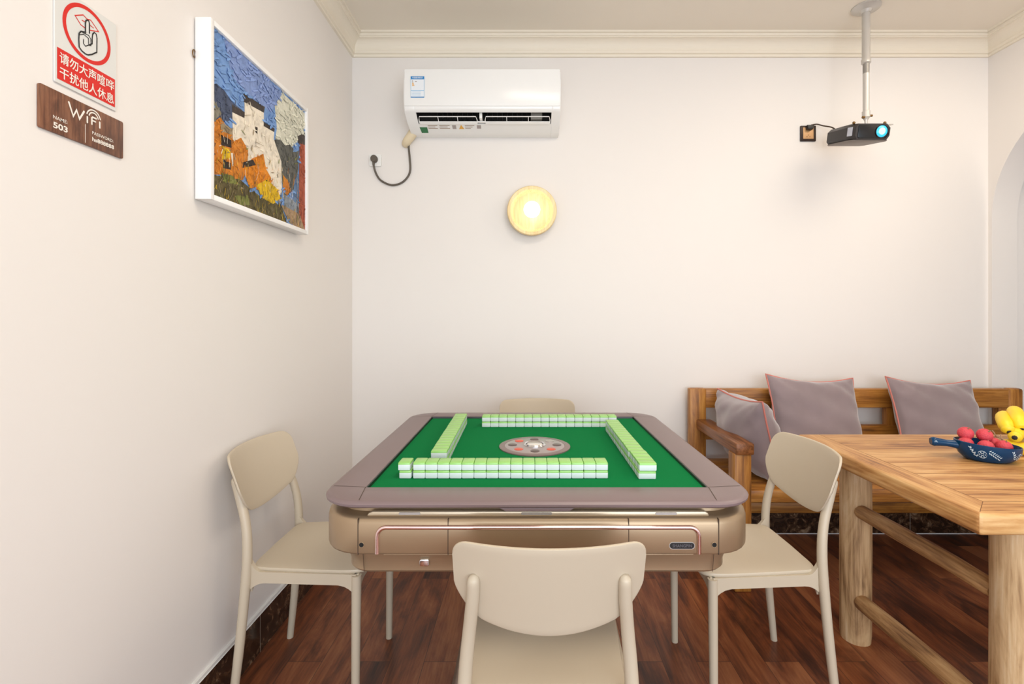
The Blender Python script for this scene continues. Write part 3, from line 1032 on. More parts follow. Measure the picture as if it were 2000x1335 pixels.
mb = MB()
ring_o = [(-hw + 0.012, -hh), (hw - 0.012, -hh), (hw, -hh + 0.018), (hw, hh - 0.02), (hw - 0.022, hh), (-hw + 0.016, hh), (-hw, hh - 0.016), (-hw, -hh + 0.014)]


def pring(s, y, sx_=None):
    sx_ = s if sx_ is None else sx_
    return [pj(a * sx_, y, b * s) for a, b in ring_o]


mb.rings([pring(0.90, hd, 0.88), pring(1.0, hd - 0.02, 0.99), pring(1.0, -hd + 0.050, 1.0), pring(0.95, -hd + 0.004, 0.86), pring(0.90, -hd, 0.83)])
mb.build('shell', M['proj_dark'], pr, smooth=25)
mb = MB()
fa = [(-0.070, -0.026), (-0.064, -0.031), (0.062, -0.031), (0.076, -0.016), (0.076, 0.014), (0.062, 0.031), (-0.064, 0.031), (-0.070, 0.026)]
mb.prism(fa, lambda a, b, h: pj(a, -hd - h, b), -0.004, 0.003, bev=0.001)
mb.build('front_face', M['proj_face'], pr, smooth=25)
mb = MB()
mb.prism([(-0.080, -0.10), (0.080, -0.10), (0.094, -0.07), (0.094, 0.085), (0.080, 0.105), (-0.080, 0.105), (-0.094, 0.085), (-0.094, -0.07)],
         lambda a, b, h: pj(a, b, -hh - h), -0.002, 0.003, bev=0.0015)
mb.build('base_plate', M['proj_grey'], pr, smooth=25)
mb = MB()
lx, lz = 0.040, 0.0
fl2 = lambda a, b, h: pj(lx + a, -hd - 0.003 - h, lz + b)
mb.lathe([(0.028, -0.002), (0.031, -0.002), (0.031, 0.003), (0.0275, 0.003), (0.0265, 0.000)], fl2, 32, cap0=False, cap1=False)
mb.build('lens_ring', M['proj_face'], pr)
mb = MB()
mb.lathe([(0.0268, 0.0), (0.024, 0.003), (0.016, 0.006), (0.0005, 0.008)], fl2, 32, cap0=False)
mb.build('lens', M['lens'], pr)
mb = MB()
mb.lathe([(0.016, 0.0062), (0.010, 0.0078), (0.0005, 0.0090)], lambda a, b, h: fl2(a - 0.002, b, h), 24, cap0=False)
mb.build('lens_core', M['lens_core'], pr)
mb = MB()
# pale sticker on the chamfered corner
mb.box(pj(-0.0925, -0.083, 0.002), (0.002, 0.026, 0.040), 0, rot=RX @ Matrix.Rotation(R(16), 3, 'Z'))
mb.build('sticker', M['sticker'], pr, smooth=0)
for x_, y_ in ((-0.080, -0.085), (0.068, -0.085)):
    mb = MB()
    c = Vector(pj(x_, y_, hh + 0.004))
    mb.ball(c, 0.007, 0, 10)
    mb.build('screw_knob', M['brass'], pr)

po = thing('wall_socket', 'dark framed gold wall socket beside the projector', 'socket', (1.550, YB, 2.198))
mb = MB()
mb.prism(rrect(1.508, 2.156, 1.593, 2.241, 0.003, 3), lambda a, b, h: (a, YB - h, b), 0.0003, 0.008, bev=0.001)
mb.build('frame', M['socket_dark'], po, org=po.location)
mb = MB()
mb.prism(rrect(1.522, 2.168, 1.579, 2.231, 0.002, 3), lambda a, b, h: (a, YB - h, b), 0.004, 0.010, bev=0.001)
mb.build('socket_plate', M['socket_gold'], po, org=po.location)
mb = MB()
for a, b in ((1.550, 2.188), (1.542, 2.179), (1.558, 2.179)):
    mb.box((a, YB - 0.0101, b), (0.005, 0.0008, 0.003), 0)
mb.build('socket_hole', M['hole'], po, smooth=0, org=po.location)
pc2 = thing('power_cord', 'dark power cord running from the gold socket to the projector', 'cord', (1.550, YB, 2.22))
mb = MB()
mb.prism([(1.536, 2.214), (1.562, 2.212), (1.570, 2.236), (1.532, 2.236)], lambda a, b, h: (a, YB - h, b), 0.0105, 0.036, bev=0.003)
mb.build('plug', M['black'], pc2, org=pc2.location)
mb = MB()
mb.tube(smooth_path([(1.552, 2.672, 2.234), (1.585, 2.675, 2.240), (1.612, 2.665, 2.228), (1.640, 2.63, 2.205), (1.648, 2.59, 2.165), (1.645, 2.545, 2.130)], 6), 0.0036, 8)
mb.build('cable', M['cord_dark'], pc2, org=pc2.location)

# ------------------------------------------------------------------ mahjong table
TX, TY, TH = 0.026, 1.61, 0.51
mt = thing('mahjong_table', 'square champagne mahjong table with green felt top', 'mahjong table', (TX, TY, 0))
ZF, ZR = 0.774, 0.782


def sq(half, r, n=8):
    return rrect(TX - half, TY - half, TX + half, TY + half, r, n)


def loops(spec, n=8):
    """rounded-square rings (half, radius, z)"""
    return [[(x, y, z) for x, y in sq(h, r, n)] for h, r, z in spec]


mb = MB()
IH = 0.417
mb.rings(loops([(IH, 0.004, ZF - 0.012), (IH, 0.004, ZR - 0.001), (IH + 0.002, 0.006, ZR), (TH - 0.012, 0.093, ZR - 0.001), (TH - 0.004, 0.101, ZR - 0.003), (TH, 0.105, ZR - 0.008),
                (TH - 0.001, 0.104, ZR - 0.013), (TH - 0.006, 0.099, ZR - 0.017), (TH - 0.02, 0.085, ZR - 0.018), (IH, 0.004, ZR - 0.018)]), cap0=False, cap1=False)
mb.build('top_rim', M['rim'], mt, org=mt.location)
# the seams across the rim corners
for sx_ in (-1, 1):
    for sy_ in (-1, 1):
        for (p, q) in (((IH, IH), (TH - 0.105, TH - 0.011)), ((IH, IH), (TH - 0.011, TH - 0.105))):
            mb = MB()
            a = Vector((TX + sx_ * p[0], TY + sy_ * p[1], ZR + 0.0003))
            b = Vector((TX + sx_ * q[0], TY + sy_ * q[1], ZR - 0.0004))
            d = (b - a).normalized()
            nn = Vector((-d.y, d.x, 0)) * 0.0008
            mb.add([a + nn, a - nn, b - nn, b + nn], [(0, 1, 2, 3)])
            mb.build('rim_seam', M['seam'], mt, smooth=0, org=mt.location)
mb = MB()
mb.box2((TX - IH, TY - IH, ZF - 0.012), (TX + IH, TY + IH, ZF), 0)
mb.build('felt_top', M['felt'], mt, smooth=0, org=mt.location)
mb = MB()
mb.rings(loops([(IH - 0.0005, 0.003, ZF - 0.004), (IH - 0.0005, 0.003, ZR - 0.0012), (IH - 0.0030, 0.003, ZR - 0.0016), (IH - 0.0045, 0.003, ZF + 0.0008), (IH - 0.0045, 0.003, ZF - 0.004)]), cap0=False, cap1=False)
mb.build('felt_border', M['black'], mt, org=mt.location)
mb = MB()
BH = 0.505
mb.rings(loops([(BH - 0.055, 0.06, 0.659), (BH - 0.006, 0.099, 0.659), (BH - 0.002, 0.103, 0.661), (BH, 0.105, 0.665), (BH, 0.105, 0.728), (BH - 0.003, 0.102, 0.737), (BH - 0.010, 0.095, 0.742),
                (BH - 0.016, 0.089, 0.743), (BH - 0.022, 0.083, 0.744), (BH - 0.036, 0.070, 0.745), (BH - 0.038, 0.068, 0.766), (BH - 0.06, 0.05, 0.767)]))
mb.build('body', M['champagne'], mt, org=mt.location)
YN = TY - BH            # front face of the body
px2x = lambda px: (px - 1028) / F_PX * YN
for x in (px2x(699), px2x(875), px2x(1228), px2x(1404)):
    mb = MB()
    mb.box2((x - 0.0008, YN - 0.0004, 0.660), (x + 0.0008, YN + 0.01, 0.7405), 0)
    mb.build('panel_seam', M['seam'], mt, smooth=0, org=mt.location)
# lighter slide bar in the recess, its pearl insets, and the lip below the rim
yr = YN + 0.024
mb = MB()
mb.prism([(px2x(712), 0.7420), (px2x(1390), 0.7420), (px2x(1388), 0.7485), (px2x(1382), 0.7520), (px2x(724), 0.7520), (px2x(716), 0.7485)], lambda a, b, h: (a, yr - h, b), -0.002, 0.010, bev=0.003)
mb.build('slide_bar', M['pearl'], mt, org=mt.location)
for a, b in ((779, 821), (1018, 1078), (1280, 1322)):
    mb = MB()
    xa, xb = (a - 1028) / F_PX * (yr - 0.01), (b - 1028) / F_PX * (yr - 0.01)
    mb.prism(rrect(xa, 0.7448, xb, 0.7502, 0.002, 3), lambda a, b, h: (a, yr - 0.010 - h, b), -0.001, 0.0012, bev=0.0004, seg=1)
    mb.build('pearl_inset', M['inset'], mt, org=mt.location)
mb = MB()
mb.prism([((975 - 1028) / F_PX * 1.105, 0.7655), ((1122 - 1028) / F_PX * 1.105, 0.7655), ((1112 - 1028) / F_PX * 1.105, 0.7585), ((988 - 1028) / F_PX * 1.105, 0.7585)],
         lambda a, b, h: (a, TY - TH + 0.004 + h, b), 0.0, 0.02, bev=0.001)
mb.build('rim_latch', M['rim'], mt, org=mt.location)
# rose chrome trim
mb = MB()
xa, xb, zt, rr = px2x(737), px2x(1365), 0.7225, 0.020
path = [(xa, 0.664)] + [(xa, zt - rr)] + arc(xa + rr, zt - rr, rr, 180, 90, 6)[1:] + arc(xb - rr, zt - rr, rr, 90, 0, 6) + [(xb, 0.664)]
mb.tube([(a, YN - 0.001, b) for a, b in path], 0.0050, 10)
mb.build('chrome_trim', M['rose_chrome'], mt, org=mt.location)
for p in (706, 1395):
    mb = MB()
    mb.lathe([(0.0052, 0.001), (0.0068, 0.001), (0.0062, 0.0016), (0.0052, -0.002)], lambda a, b, h: (px2x(p) + a, YN - h, 0.683 + b), 20, cap0=False, cap1=False)
    mb.lathe([(0.0053, 0.0008), (0.0003, 0.0006)], lambda a, b, h: (px2x(p) + a, YN - h, 0.683 + b), 20, mat=1, cap0=False)
    mb.build('screw_hole', [M['champagne'], M['hole']], mt, org=mt.location)
mb = MB()
xa, xb = px2x(1308), px2x(1356)
mb.prism(rrect(xa, 0.6745, xb, 0.6878, 0.0064, 6), lambda a, b, h: (a, YN - h, b), -0.001, 0.0012, bev=0.0004, seg=1)
mb.prism(rrect(xa - 0.0012, 0.6730, xb + 0.0012, 0.6890, 0.0076, 6), lambda a, b, h: (a, YN - h, b), -0.001, 0.0006, mat=1)
put_text(mb, 'SHANGPIN', xa + 0.006, 0.6778, xb - xa - 0.012, 0.0068, lambda a, b: (a, YN - 0.0015, b), 2, bold=0.01)
mb.build('maker_badge', [M['black'], M['steel'], plain('badge_lettering', S(92, 88, 94), 0.4)], mt, smooth=0, org=mt.location)
# underbody skirt
SH = 0.458
mb = MB()
mb.rings(loops([(SH - 0.03, 0.04, 0.594), (SH - 0.006, 0.06, 0.595), (SH - 0.002, 0.062, 0.600), (SH - 0.002, 0.062, 0.615), (SH + 0.004, 0.066, 0.635), (SH + 0.012, 0.072, 0.656)]))
mb.build('skirt', M['champagne'], mt, org=mt.location)
mb = MB()
mb.box2((px2x(746), YN + 0.012, 0.6535), (px2x(1358), YN + 0.03, 0.6565), 0.001)
mb.build('gold_ledge', M['champagne'], mt, org=mt.location)
mb = MB()
yk = TY - SH - 0.004
xk = (829 - 1028) / F_PX * yk
mb.prism(rrect(xk - 0.011, 0.614, xk + 0.011, 0.630, 0.004, 4), lambda a, b, h: (a, yk - h, b), -0.004, 0.004, bev=0.0015)
mb.box((xk, yk - 0.001, 0.650), (0.014, 0.012, 0.004), 0.001)
mb.build('latch', M['chrome'], mt, org=mt.location)
for p in (703, 1400):
    mb = MB()
    x = (p + (8 if p < 1000 else -8) - 1028) / F_PX * (TY - SH)
    mb.add([(x - 0.0007, TY - SH + 0.0018, 0.597), (x + 0.0007, TY - SH + 0.0018, 0.597), (x + 0.0007, TY - SH - 0.0090, 0.653), (x - 0.0007, TY - SH - 0.0090, 0.653)], [(0, 1, 2, 3)])
    mb.build('skirt_seam', M['seam'], mt, smooth=0, org=mt.location)
mb = MB()
mb.rings(loops([(0.262, 0.05, 0.0005), (0.262, 0.05, 0.03), (0.256, 0.05, 0.040), (0.250, 0.02, 0.045), (0.150, 0.02, 0.596)]))
mb.build('pedestal', plain('pedestal_paint', S(150, 134, 120), 0.4, metal=0.3), mt, org=mt.location)
# centre console
cx, cy_ = 0.027, 1.590
fc = lambda a, b, h: (cx + a, cy_ + b, h)
mb = MB()
mb.lathe([(0.115, ZF - 0.002), (0.115, ZF + 0.003), (0.112, ZF + 0.0045), (0.097, ZF + 0.005), (0.096, ZF + 0.0035)], fc, 64, cap0=False, cap1=False)
mb.build('console_ring', M['disc_ring'], mt, org=mt.location)
mb = MB()
mb.lathe([(0.097, ZF + 0.0042), (0.092, ZF + 0.0055), (0.0005, ZF + 0.0055)], fc, 64, cap0=False)
mb.build('console_disc', M['disc'], mt, org=mt.location)
for k in range(8):
    a = R(90 + 45 * k)
    x, y = cx + 0.072 * math.cos(a), cy_ + 0.072 * math.sin(a)
    mb = MB()
    mb.lathe([(0.0145, ZF + 0.005), (0.0145, ZF + 0.0064), (0.0125, ZF + 0.0074), (0.0004, ZF + 0.0078)], lambda p, q, h: (x + p, y + q, h), 20, cap0=False)
    red = k in (1, 3, 5)
    grey = k == 7
    mb.build('console_button', M['disc_red'] if red else (M['steel'] if grey else M['disc_black']), mt, org=mt.location)
mb = MB()
mb.lathe([(0.036, ZF + 0.005), (0.036, ZF + 0.008), (0.032, ZF + 0.012), (0.028, ZF + 0.009)], fc, 40, cap0=False, cap1=False)
mb.build('dice_window_ring', M['chrome'], mt, org=mt.location)
mb = MB()
mb.lathe([(0.0315, ZF + 0.0095), (0.026, ZF + 0.0062), (0.025, ZF + 0.0060)], fc, 40, cap0=False, cap1=False)
mb.build('dice_window_well', M['black'], mt, org=mt.location)
mb = MB()
mb.lathe([(0.0255, ZF + 0.0056), (0.0255, ZF + 0.0085), (0.0235, ZF + 0.0100), (0.0005, ZF + 0.0104)], fc, 32, cap0=False)
mb.build('dice_window', plain('pale_glass', S(214, 212, 206), 0.08, spec=0.7, coat=0.5), mt, org=mt.location)

# ------------------------------------------------------------------ mahjong tiles
TW, TL, TT = 0.0318, 0.0455, 0.0208


def tile_meshes():
    out = []
    for part in (0, 1):
        bm = bmesh.new()
        bmesh.ops.create_cube(bm, size=1)
        for v in bm.verts:
            v.co = Vector((v.co.x * (TW - 0.0005), v.co.y * TL, (v.co.z + 0.5) * TT))
        bmesh.ops.bevel(bm, geom=list(bm.edges), offset=0.0026, segments=2, profile=0.5, affect='EDGES')
        r = bmesh.ops.bisect_plane(bm, geom=list(bm.verts) + list(bm.edges) + list(bm.faces), plane_co=(0, 0, 0.0152), plane_no=(0, 0, 1),
                                   clear_outer=(part == 0), clear_inner=(part == 1))
        bmesh.ops.holes_fill(bm, edges=[e for e in bm.edges if e.is_boundary])
        mb = MB()
        mb.addbm(bm)
        out.append(mb)
    return out


ORD = ['first', 'second', 'third', 'fourth', 'fifth', 'sixth', 'seventh', 'eighth', 'ninth', 'tenth', 'eleventh', 'twelfth', 'thirteenth', 'fourteenth',
       'fifteenth', 'sixteenth', 'seventeenth']
tp = thing('mahjong_tile', 'x', 'mahjong tile', group='mahjong tiles stacked in four walls')
ta, tb = tile_meshes()
ta.build('white_body', M['tile_white'], tp, smooth=30)
tb.build('green_back', M['tile_green'], tp, smooth=30)
first = True


def put_tile(x, y, z, rz, label):
    global first
    o = tp if first else copy_tree(tp)
    first = False
    o.location = (x, y, z)
    o.rotation_euler = (0, 0, rz)
    o['label'] = label


rt = random.Random(4)
jit = lambda a=0.0006: rt.uniform(-a, a)
for lay in (0, 1):
    ln = ('lower', 'upper')[lay]
    z = ZF + 0.0003 + lay * (TT + 0.0002)
    for i in range(17):
        x = -0.3115 + TW * i + (-0.0042 if i == 0 else 0) - (0.0030 if i == 0 and lay else 0)
        put_tile(x, 1.300 + jit(), z, 0, 'mahjong tile, %s from the left in the %s layer of the nearest row' % (ORD[i], ln))
    for i in range(16):
        put_tile(-0.153 + TW * i * 1.008, 1.886 + jit(), z, 0, 'mahjong tile, %s from the left in the %s layer of the farthest row' % (ORD[i], ln))
    for i in range(17):
        put_tile(-0.2505 + (i - 8) * -0.0004 + jit(0.0004), 1.402 + (TW * 0.985) * i, z, R(90), 'mahjong tile, %s from the near end in the %s layer of the left row' % (ORD[i], ln))
        put_tile(0.3140 + jit(0.0004) + (0.0022 if lay and i < 4 else 0), 1.288 + (TW * 0.985) * i, z, R(90), 'mahjong tile, %s from the near end in the %s layer of the right row' % (ORD[i], ln))


# ------------------------------------------------------------------ chairs
def back_y(x, z):
    return -0.222 - 0.075 * (max(0.0, z - 0.57) / 0.22) ** 1.1 + 0.046 * (x / 0.187) ** 2


def make_chair():
    t = thing('chair', 'x', 'chair', group='beige plastic chairs around the mahjong table')
    # seat: rings of a rounded outline drawn towards the middle
    n = 56

    def outline(sc):
        pts = []
        for k in range(n):
            a = 2 * math.pi * k / n
            c, s_ = math.cos(a), math.sin(a)
            e = 0.30 if s_ > 0 else 0.17
            u = math.copysign(abs(c) ** e, c)
            v = math.copysign(abs(s_) ** e, s_)
            y = -0.014 + (0.184 if v > 0 else 0.176) * v
            y -= 0.006 * (1 - u * u) if v < 0 else -0.004 * (1 - u * u)
            hw_ = 0.1745 + 0.0135 * v
            pts.append((u * hw_ * sc, -0.014 + (y + 0.014) * sc))
        return pts

    def zt(x, y):
        return 0.4395 - 0.010 * math.exp(-((x / 0.11) ** 2 + ((y + 0.03) / 0.12) ** 2)) - (0.006 * max(0, (y - 0.12) / 0.05) ** 2 if y > 0.12 else 0)
    mb = MB()
    rr = []
    for sc, dz in ((0.2, -0.014), (0.6, -0.014), (0.97, -0.014), (0.995, -0.010), (1.0, -0.005), (0.99, -0.001), (0.96, 0.0), (0.8, 0), (0.6, 0), (0.4, 0), (0.2, 0), (0.05, 0)):
        rr.append([(x, y, zt(x, y) + dz) for x, y in outline(sc)])
    mb.rings(rr)
    mb.build('seat', M['pp'], t, smooth=50)
    # backrest
    w, cr = 0.187, 0.033
    mb = MB()
    NU, NV = 40, 12

    def top(x):
        d = abs(x) - (w - cr)
        return 0.777 - 0.003 * (x / w) ** 2 - (cr - math.sqrt(max(0, cr * cr - d * d)) if d > 0 else 0)

    def bot(x):
        a = abs(x)
        z = 0.576 + 0.022 * (a / 0.13) ** 2
        if a > 0.13:
            q = min(1.0, (a - 0.13) / 0.057)
            z += 0.026 * q ** 1.6 + 0.030 * (1 - math.sqrt(1 - q * q))
        return z
    Fv, Bv = [], []
    for i in range(NU + 1):
        x = w * math.sin(math.pi / 2 * (-1 + 2 * i / NU))
        z0, z1 = bot(x), top(x)
        if z1 - z0 < 0.02:
            z1 = z0 + 0.02
        for j in range(NV + 1):
            z = z0 + (z1 - z0) * j / NV
            y = back_y(x, z)
            Fv.append((x, y + 0.0045, z))
            Bv.append((x, y - 0.0045, z))
    bm = bmesh.new()
    fv = [bm.verts.new(p) for p in Fv]
    bv = [bm.verts.new(p) for p in Bv]
    ix = lambda i, j: i * (NV + 1) + j
    for i in range(NU):
        for j in range(NV):
            q = (ix(i, j), ix(i + 1, j), ix(i + 1, j + 1), ix(i, j + 1))
            bm.faces.new([fv[k] for k in q])
            bm.faces.new([bv[k] for k in q[::-1]])
    rim = [ix(i, 0) for i in range(NU)] + [ix(NU, j) for j in range(NV)] + [ix(i, NV) for i in range(NU, 0, -1)] + [ix(0, j) for j in range(NV, 0, -1)]
    for k in range(len(rim)):
        a, b_ = rim[k], rim[(k + 1) % len(rim)]
        bm.faces.new((fv[a], bv[a], bv[b_], fv[b_]))
    rimset = set()
    for k in rim:
        rimset.add(fv[k])
        rimset.add(bv[k])
    ed = [e for e in bm.edges if e.verts[0] in rimset and e.verts[1] in rimset and not e.is_boundary and
          ((e.verts[0] in fv) == (e.verts[1] in fv)) and len([f for f in e.link_faces]) == 2 and
          abs(e.link_faces[0].normal.angle(e.link_faces[1].normal, 0)) >= 0]
    bm.normal_update()
    ed = [e for e in ed if e.link_faces[0].normal.angle(e.link_faces[1].normal, 0) > R(50)]
    bmesh.ops.bevel(bm, geom=ed, offset=0.003, segments=2, profile=0.5, affect='EDGES')
    mb.addbm(bm)
    mb.build('backrest', M['pp'], t, smooth=50)
    # legs
    for s_ in (-1, 1):
        mb = MB()
        P = [(s_ * 0.184, -0.236, 0.0), (s_ * 0.178, -0.214, 0.20), (s_ * 0.171, -0.198, 0.40), (s_ * 0.165, -0.197, 0.50), (s_ * 0.157, -0.2075, 0.575), (s_ * 0.148, -0.2310, 0.650), (s_ * 0.145, -0.2435, 0.690), (s_ * 0.144, -0.2460, 0.701), (s_ * 0.144, -0.2475, 0.706)]
        mb.tube(smooth_path(P, 5), lerp_r([0.0115, 0.0135, 0.0145, 0.0140, 0.0134, 0.0130, 0.0125, 0.0095, 0.003], 5), 14)
        mb.build('leg', M['pp'], t)
        mb = MB()
        P = [(s_ * 0.181, 0.134, 0.0), (s_ * 0.181, 0.136, 0.20), (s_ * 0.180, 0.138, 0.425)]
        mb.tube(P, [0.0115, 0.0130, 0.0145], 14)
        mb.build('leg', M['pp'], t)

    # frame below the seat: four aprons with curved ends, and the arms running up into the rear legs
    def apron(mb, p, q, rear_up=False):
        p, q = Vector(p), Vector(q)
        d = (q - p)
        L = d.length
        d.normalize()
        nn = Vector((-d.y, d.x, 0)) * 0.007
        ss = [0, 0.01, 0.022, 0.036, 0.055, L / 2, L - 0.055, L - 0.044, L - 0.036, L - 0.029, L - 0.022, L - 0.016, L - 0.01, L - 0.004, L]
        rr = []
        for s1 in ss:
            e = min(s1, L - s1)
            zb = 0.395 - 0.030 * max(0, 1 - e / 0.055) ** 2
            c = p + d * s1
            rr.append([c + nn + Vector((0, 0, zb)), c - nn + Vector((0, 0, zb)), c - nn + Vector((0, 0, 0.428)), c + nn + Vector((0, 0, 0.428))])
            if rear_up:
                up = 0.052 * max(0, 1 - (L - s1) / 0.045) ** 2.2
                rr[-1][2].z += up
                rr[-1][3].z += up
        mb.rings(rr)
    mb = MB()
    for s_ in (-1, 1):
        apron(mb, (s_ * 0.179, 0.138, 0), (s_ * 0.162, -0.196, 0), True)
    apron(mb, (-0.180, 0.138, 0), (0.180, 0.138, 0))
    apron(mb, (-0.162, -0.190, 0), (0.162, -0.190, 0))
    mb.build('seat_frame', M['pp'], t)
    return t


ch0 = make_chair()
for i, (x, y, rz, lb) in enumerate((
        (0.044, 1.180, 0, 'beige plastic chair seen from behind in front of the mahjong table'),
        (-0.645, 1.645, R(-90), 'beige plastic chair between the left wall and the mahjong table'),
        (0.683, 1.626, R(91), 'beige plastic chair between the mahjong table and the wooden dining table'),
        (0.054, 2.207, R(180), 'beige plastic chair behind the mahjong table, only its back top showing'))):
    o = ch0 if i == 0 else copy_tree(ch0)
    o.location = (x, y, 0)
    o.rotation_euler = (0, 0, rz)
    o['label'] = lb

# ------------------------------------------------------------------ dining table
DX0, DX1, DY0, DY1, DZ1, DZ0 = 1.037, 2.46, 1.123, 1.880, 0.745, 0.693
dt = thing('dining_table', 'rustic wooden dining table with round log legs and rails', 'table', (1.75, 1.5, 0))
mb = MB()
IX, IY = DX0 + 0.078, DY0 + 0.075
bm = bmesh.new()
bmesh.ops.create_cube(bm, size=1)
for v in bm.verts:
    v.co = Vector(((DX0 + DX1) / 2 + v.co.x * (DX1 - DX0), (DY0 + DY1) / 2 + v.co.y * (DY1 - DY0), (DZ0 + DZ1) / 2 + v.co.z * (DZ1 - DZ0)))
bmesh.ops.bevel(bm, geom=list(bm.edges), offset=0.011, segments=4, profile=0.5, affect='EDGES')
for co, no in (((IX, 0, 0), (1, 0, 0)), ((DX0, DY0, 0), (0.075, -0.078, 0)), ((0, IY, 0), (0, 1, 0))):
    bmesh.ops.bisect_plane(bm, geom=list(bm.verts) + list(bm.edges) + list(bm.faces), plane_co=co, plane_no=no)
bm.verts.index_update()
mb.v = [tuple(v.co) for v in bm.verts]
for f in bm.faces:
    c = f.calc_center_median()
    side = c.x < IX and (c.y - DY0) * 0.078 > (c.x - DX0) * 0.075
    mb.f.append(tuple(v.index for v in f.verts))
    mb.m.append(1 if side else 0)
bm.free()
rb = random.Random(3)


def seam_line(a, b, w=0.0007):
    a, b, zz = Vector(a), Vector(b), DZ1 + 0.0002
    d = (b - a).normalized()
    nn = Vector((-d.y, d.x)) * w
    mb.add([(a.x + nn.x, a.y + nn.y, zz), (a.x - nn.x, a.y - nn.y, zz), (b.x - nn.x, b.y - nn.y, zz), (b.x + nn.x, b.y + nn.y, zz)], [(0, 1, 2, 3)], 2)


seam_line((IX, IY), (IX, DY1 - 0.012))
seam_line((DX0 + 0.012, DY0 + 0.0115), (IX, IY))
seam_line((IX, IY), (DX1 - 0.012, IY))
for y in (1.300, 1.412, 1.520, 1.655, 1.770):
    seam_line((IX, y), (DX1 - 0.012, y), 0.0005)
for k in range(30):
    x, y, L = rb.uniform(IX + 0.02, DX1 - 0.4), rb.uniform(DY0 + 0.02, DY1 - 0.03), rb.uniform(0.03, 0.14)
    seam_line((x, y), (x + L, y + rb.uniform(-0.003, 0.003)), 0.0003)
mb.build('table_top', [M['top_x'], M['top_y'], plain('wood_seam', S(116, 76, 40), 0.7)], dt, org=dt.location)


def log(P, rad, n=18, wob=0.03, seed=0):
    """slightly uneven round timber"""
    rr_ = random.Random(seed)
    mb = MB()
    mb.tube(P, rad, n)
    V = []
    for k, v in enumerate(mb.v):
        i, a = divmod(k, n)
        c = Vector(P[i])
        f = 1 + wob * (math.sin(a * 2 * math.pi / n * 2 + seed + i * 0.3) + 0.5 * math.sin(a * 2 * math.pi / n * 3 + 2 * seed))
        V.append(tuple(c + (Vector(v) - c) * f))
    mb.v = V
    return mb


for k, (x, y) in enumerate(((1.226, 1.826), (1.229, 1.229), (2.31, 1.826), (2.31, 1.229))):
    mb = log([(x, y, 0.0), (x, y, 0.02), (x, y, 0.25), (x + 0.001, y, 0.48), (x - 0.001, y, DZ0 + 0.003)], [0.050, 0.0515, 0.0525, 0.0515, 0.0505], 24, 0.025, k)
    mb.build('leg', M['log_z'], dt, org=dt.location)
for x in (1.215, 2.31):
    for z, r in ((0.487, 0.0245), (0.160, 0.0265)):
        P = [(x, 1.79, z), (x, 1.775, z), (x, 1.6, z + 0.003), (x, 1.4, z + 0.005), (x - 0.001, 1.285, z + 0.002), (x, 1.27, z)]
        mb = log(P, [r * 0.8, r, r * 1.08, r * 1.05, r, r * 0.9], 18, 0.03, int(z * 100))
        mb.build('rail', M['log_y'], dt, org=dt.location)

# ------------------------------------------------------------------ bench
bn = thing('wooden_bench', 'long wooden bench with slatted back against the back wall', 'bench', (1.76, 2.4, 0))
BX0, BX1, BYB, BYF = 0.872, 2.653, 2.660, 2.125


def part(name, mat, *boxes, bev=0.006):
    mb = MB()
    for a, b in boxes:
        mb.box2(a, b, bev)
    return mb.build(name, mat, bn, org=bn.location)


part('back_post', M['bench_z'], ((BX0, 2.615, 0), (BX0 + 0.088, BYB, 0.808)))
part('back_post', M['bench_z'], ((BX1 - 0.082, 2.615, 0), (BX1, BYB, 0.808)), bev=0.012)
for a, b in ((1.310, 1.372), (1.925, 1.985), (2.522, 2.575)):
    part('back_slat', M['bench_z'], ((a, 2.620, 0.44), (b, 2.655, 0.715)), bev=0.003)
part('top_rail', M['bench_x'], ((BX0 + 0.084, 2.613, 0.706), (BX1 - 0.080, 2.658, 0.806)))
part('middle_rail', M['bench_x'], ((BX0 + 0.084, 2.617, 0.535), (BX1 - 0.080, 2.656, 0.612)))
part('seat', M['bench_x'], ((BX0 + 0.02, BYF + 0.006, 0.405), (BX1 - 0.01, 2.25, 0.438)), ((BX0 + 0.02, 2.2505, 0.405), (BX1 - 0.01, 2.37, 0.438)),
     ((BX0 + 0.02, 2.3705, 0.405), (BX1 - 0.01, 2.49, 0.438)), ((BX0 + 0.02, 2.4905, 0.405), (BX1 - 0.01, 2.615, 0.438)), bev=0.003)
part('front_rail', M['bench_x'], ((BX0 + 0.10, BYF + 0.008, 0.385), (BX1 - 0.08, BYF + 0.045, 0.4365)), bev=0.004)
part('stretcher', M['bench_x'], ((BX0 + 0.07, 2.60, 0.150), (BX1 - 0.07, 2.635, 0.205)), bev=0.004)
for a in (BX0 + 0.030, BX1 - 0.105):
    part('front_leg', M['bench_z'], ((a, BYF, 0), (a + 0.075, BYF + 0.07, 0.597)))
    part('arm_rest', M['bench_y'], ((a + 0.004, BYF - 0.008, 0.594), (a + 0.084, 2.618, 0.646)), bev=0.008)


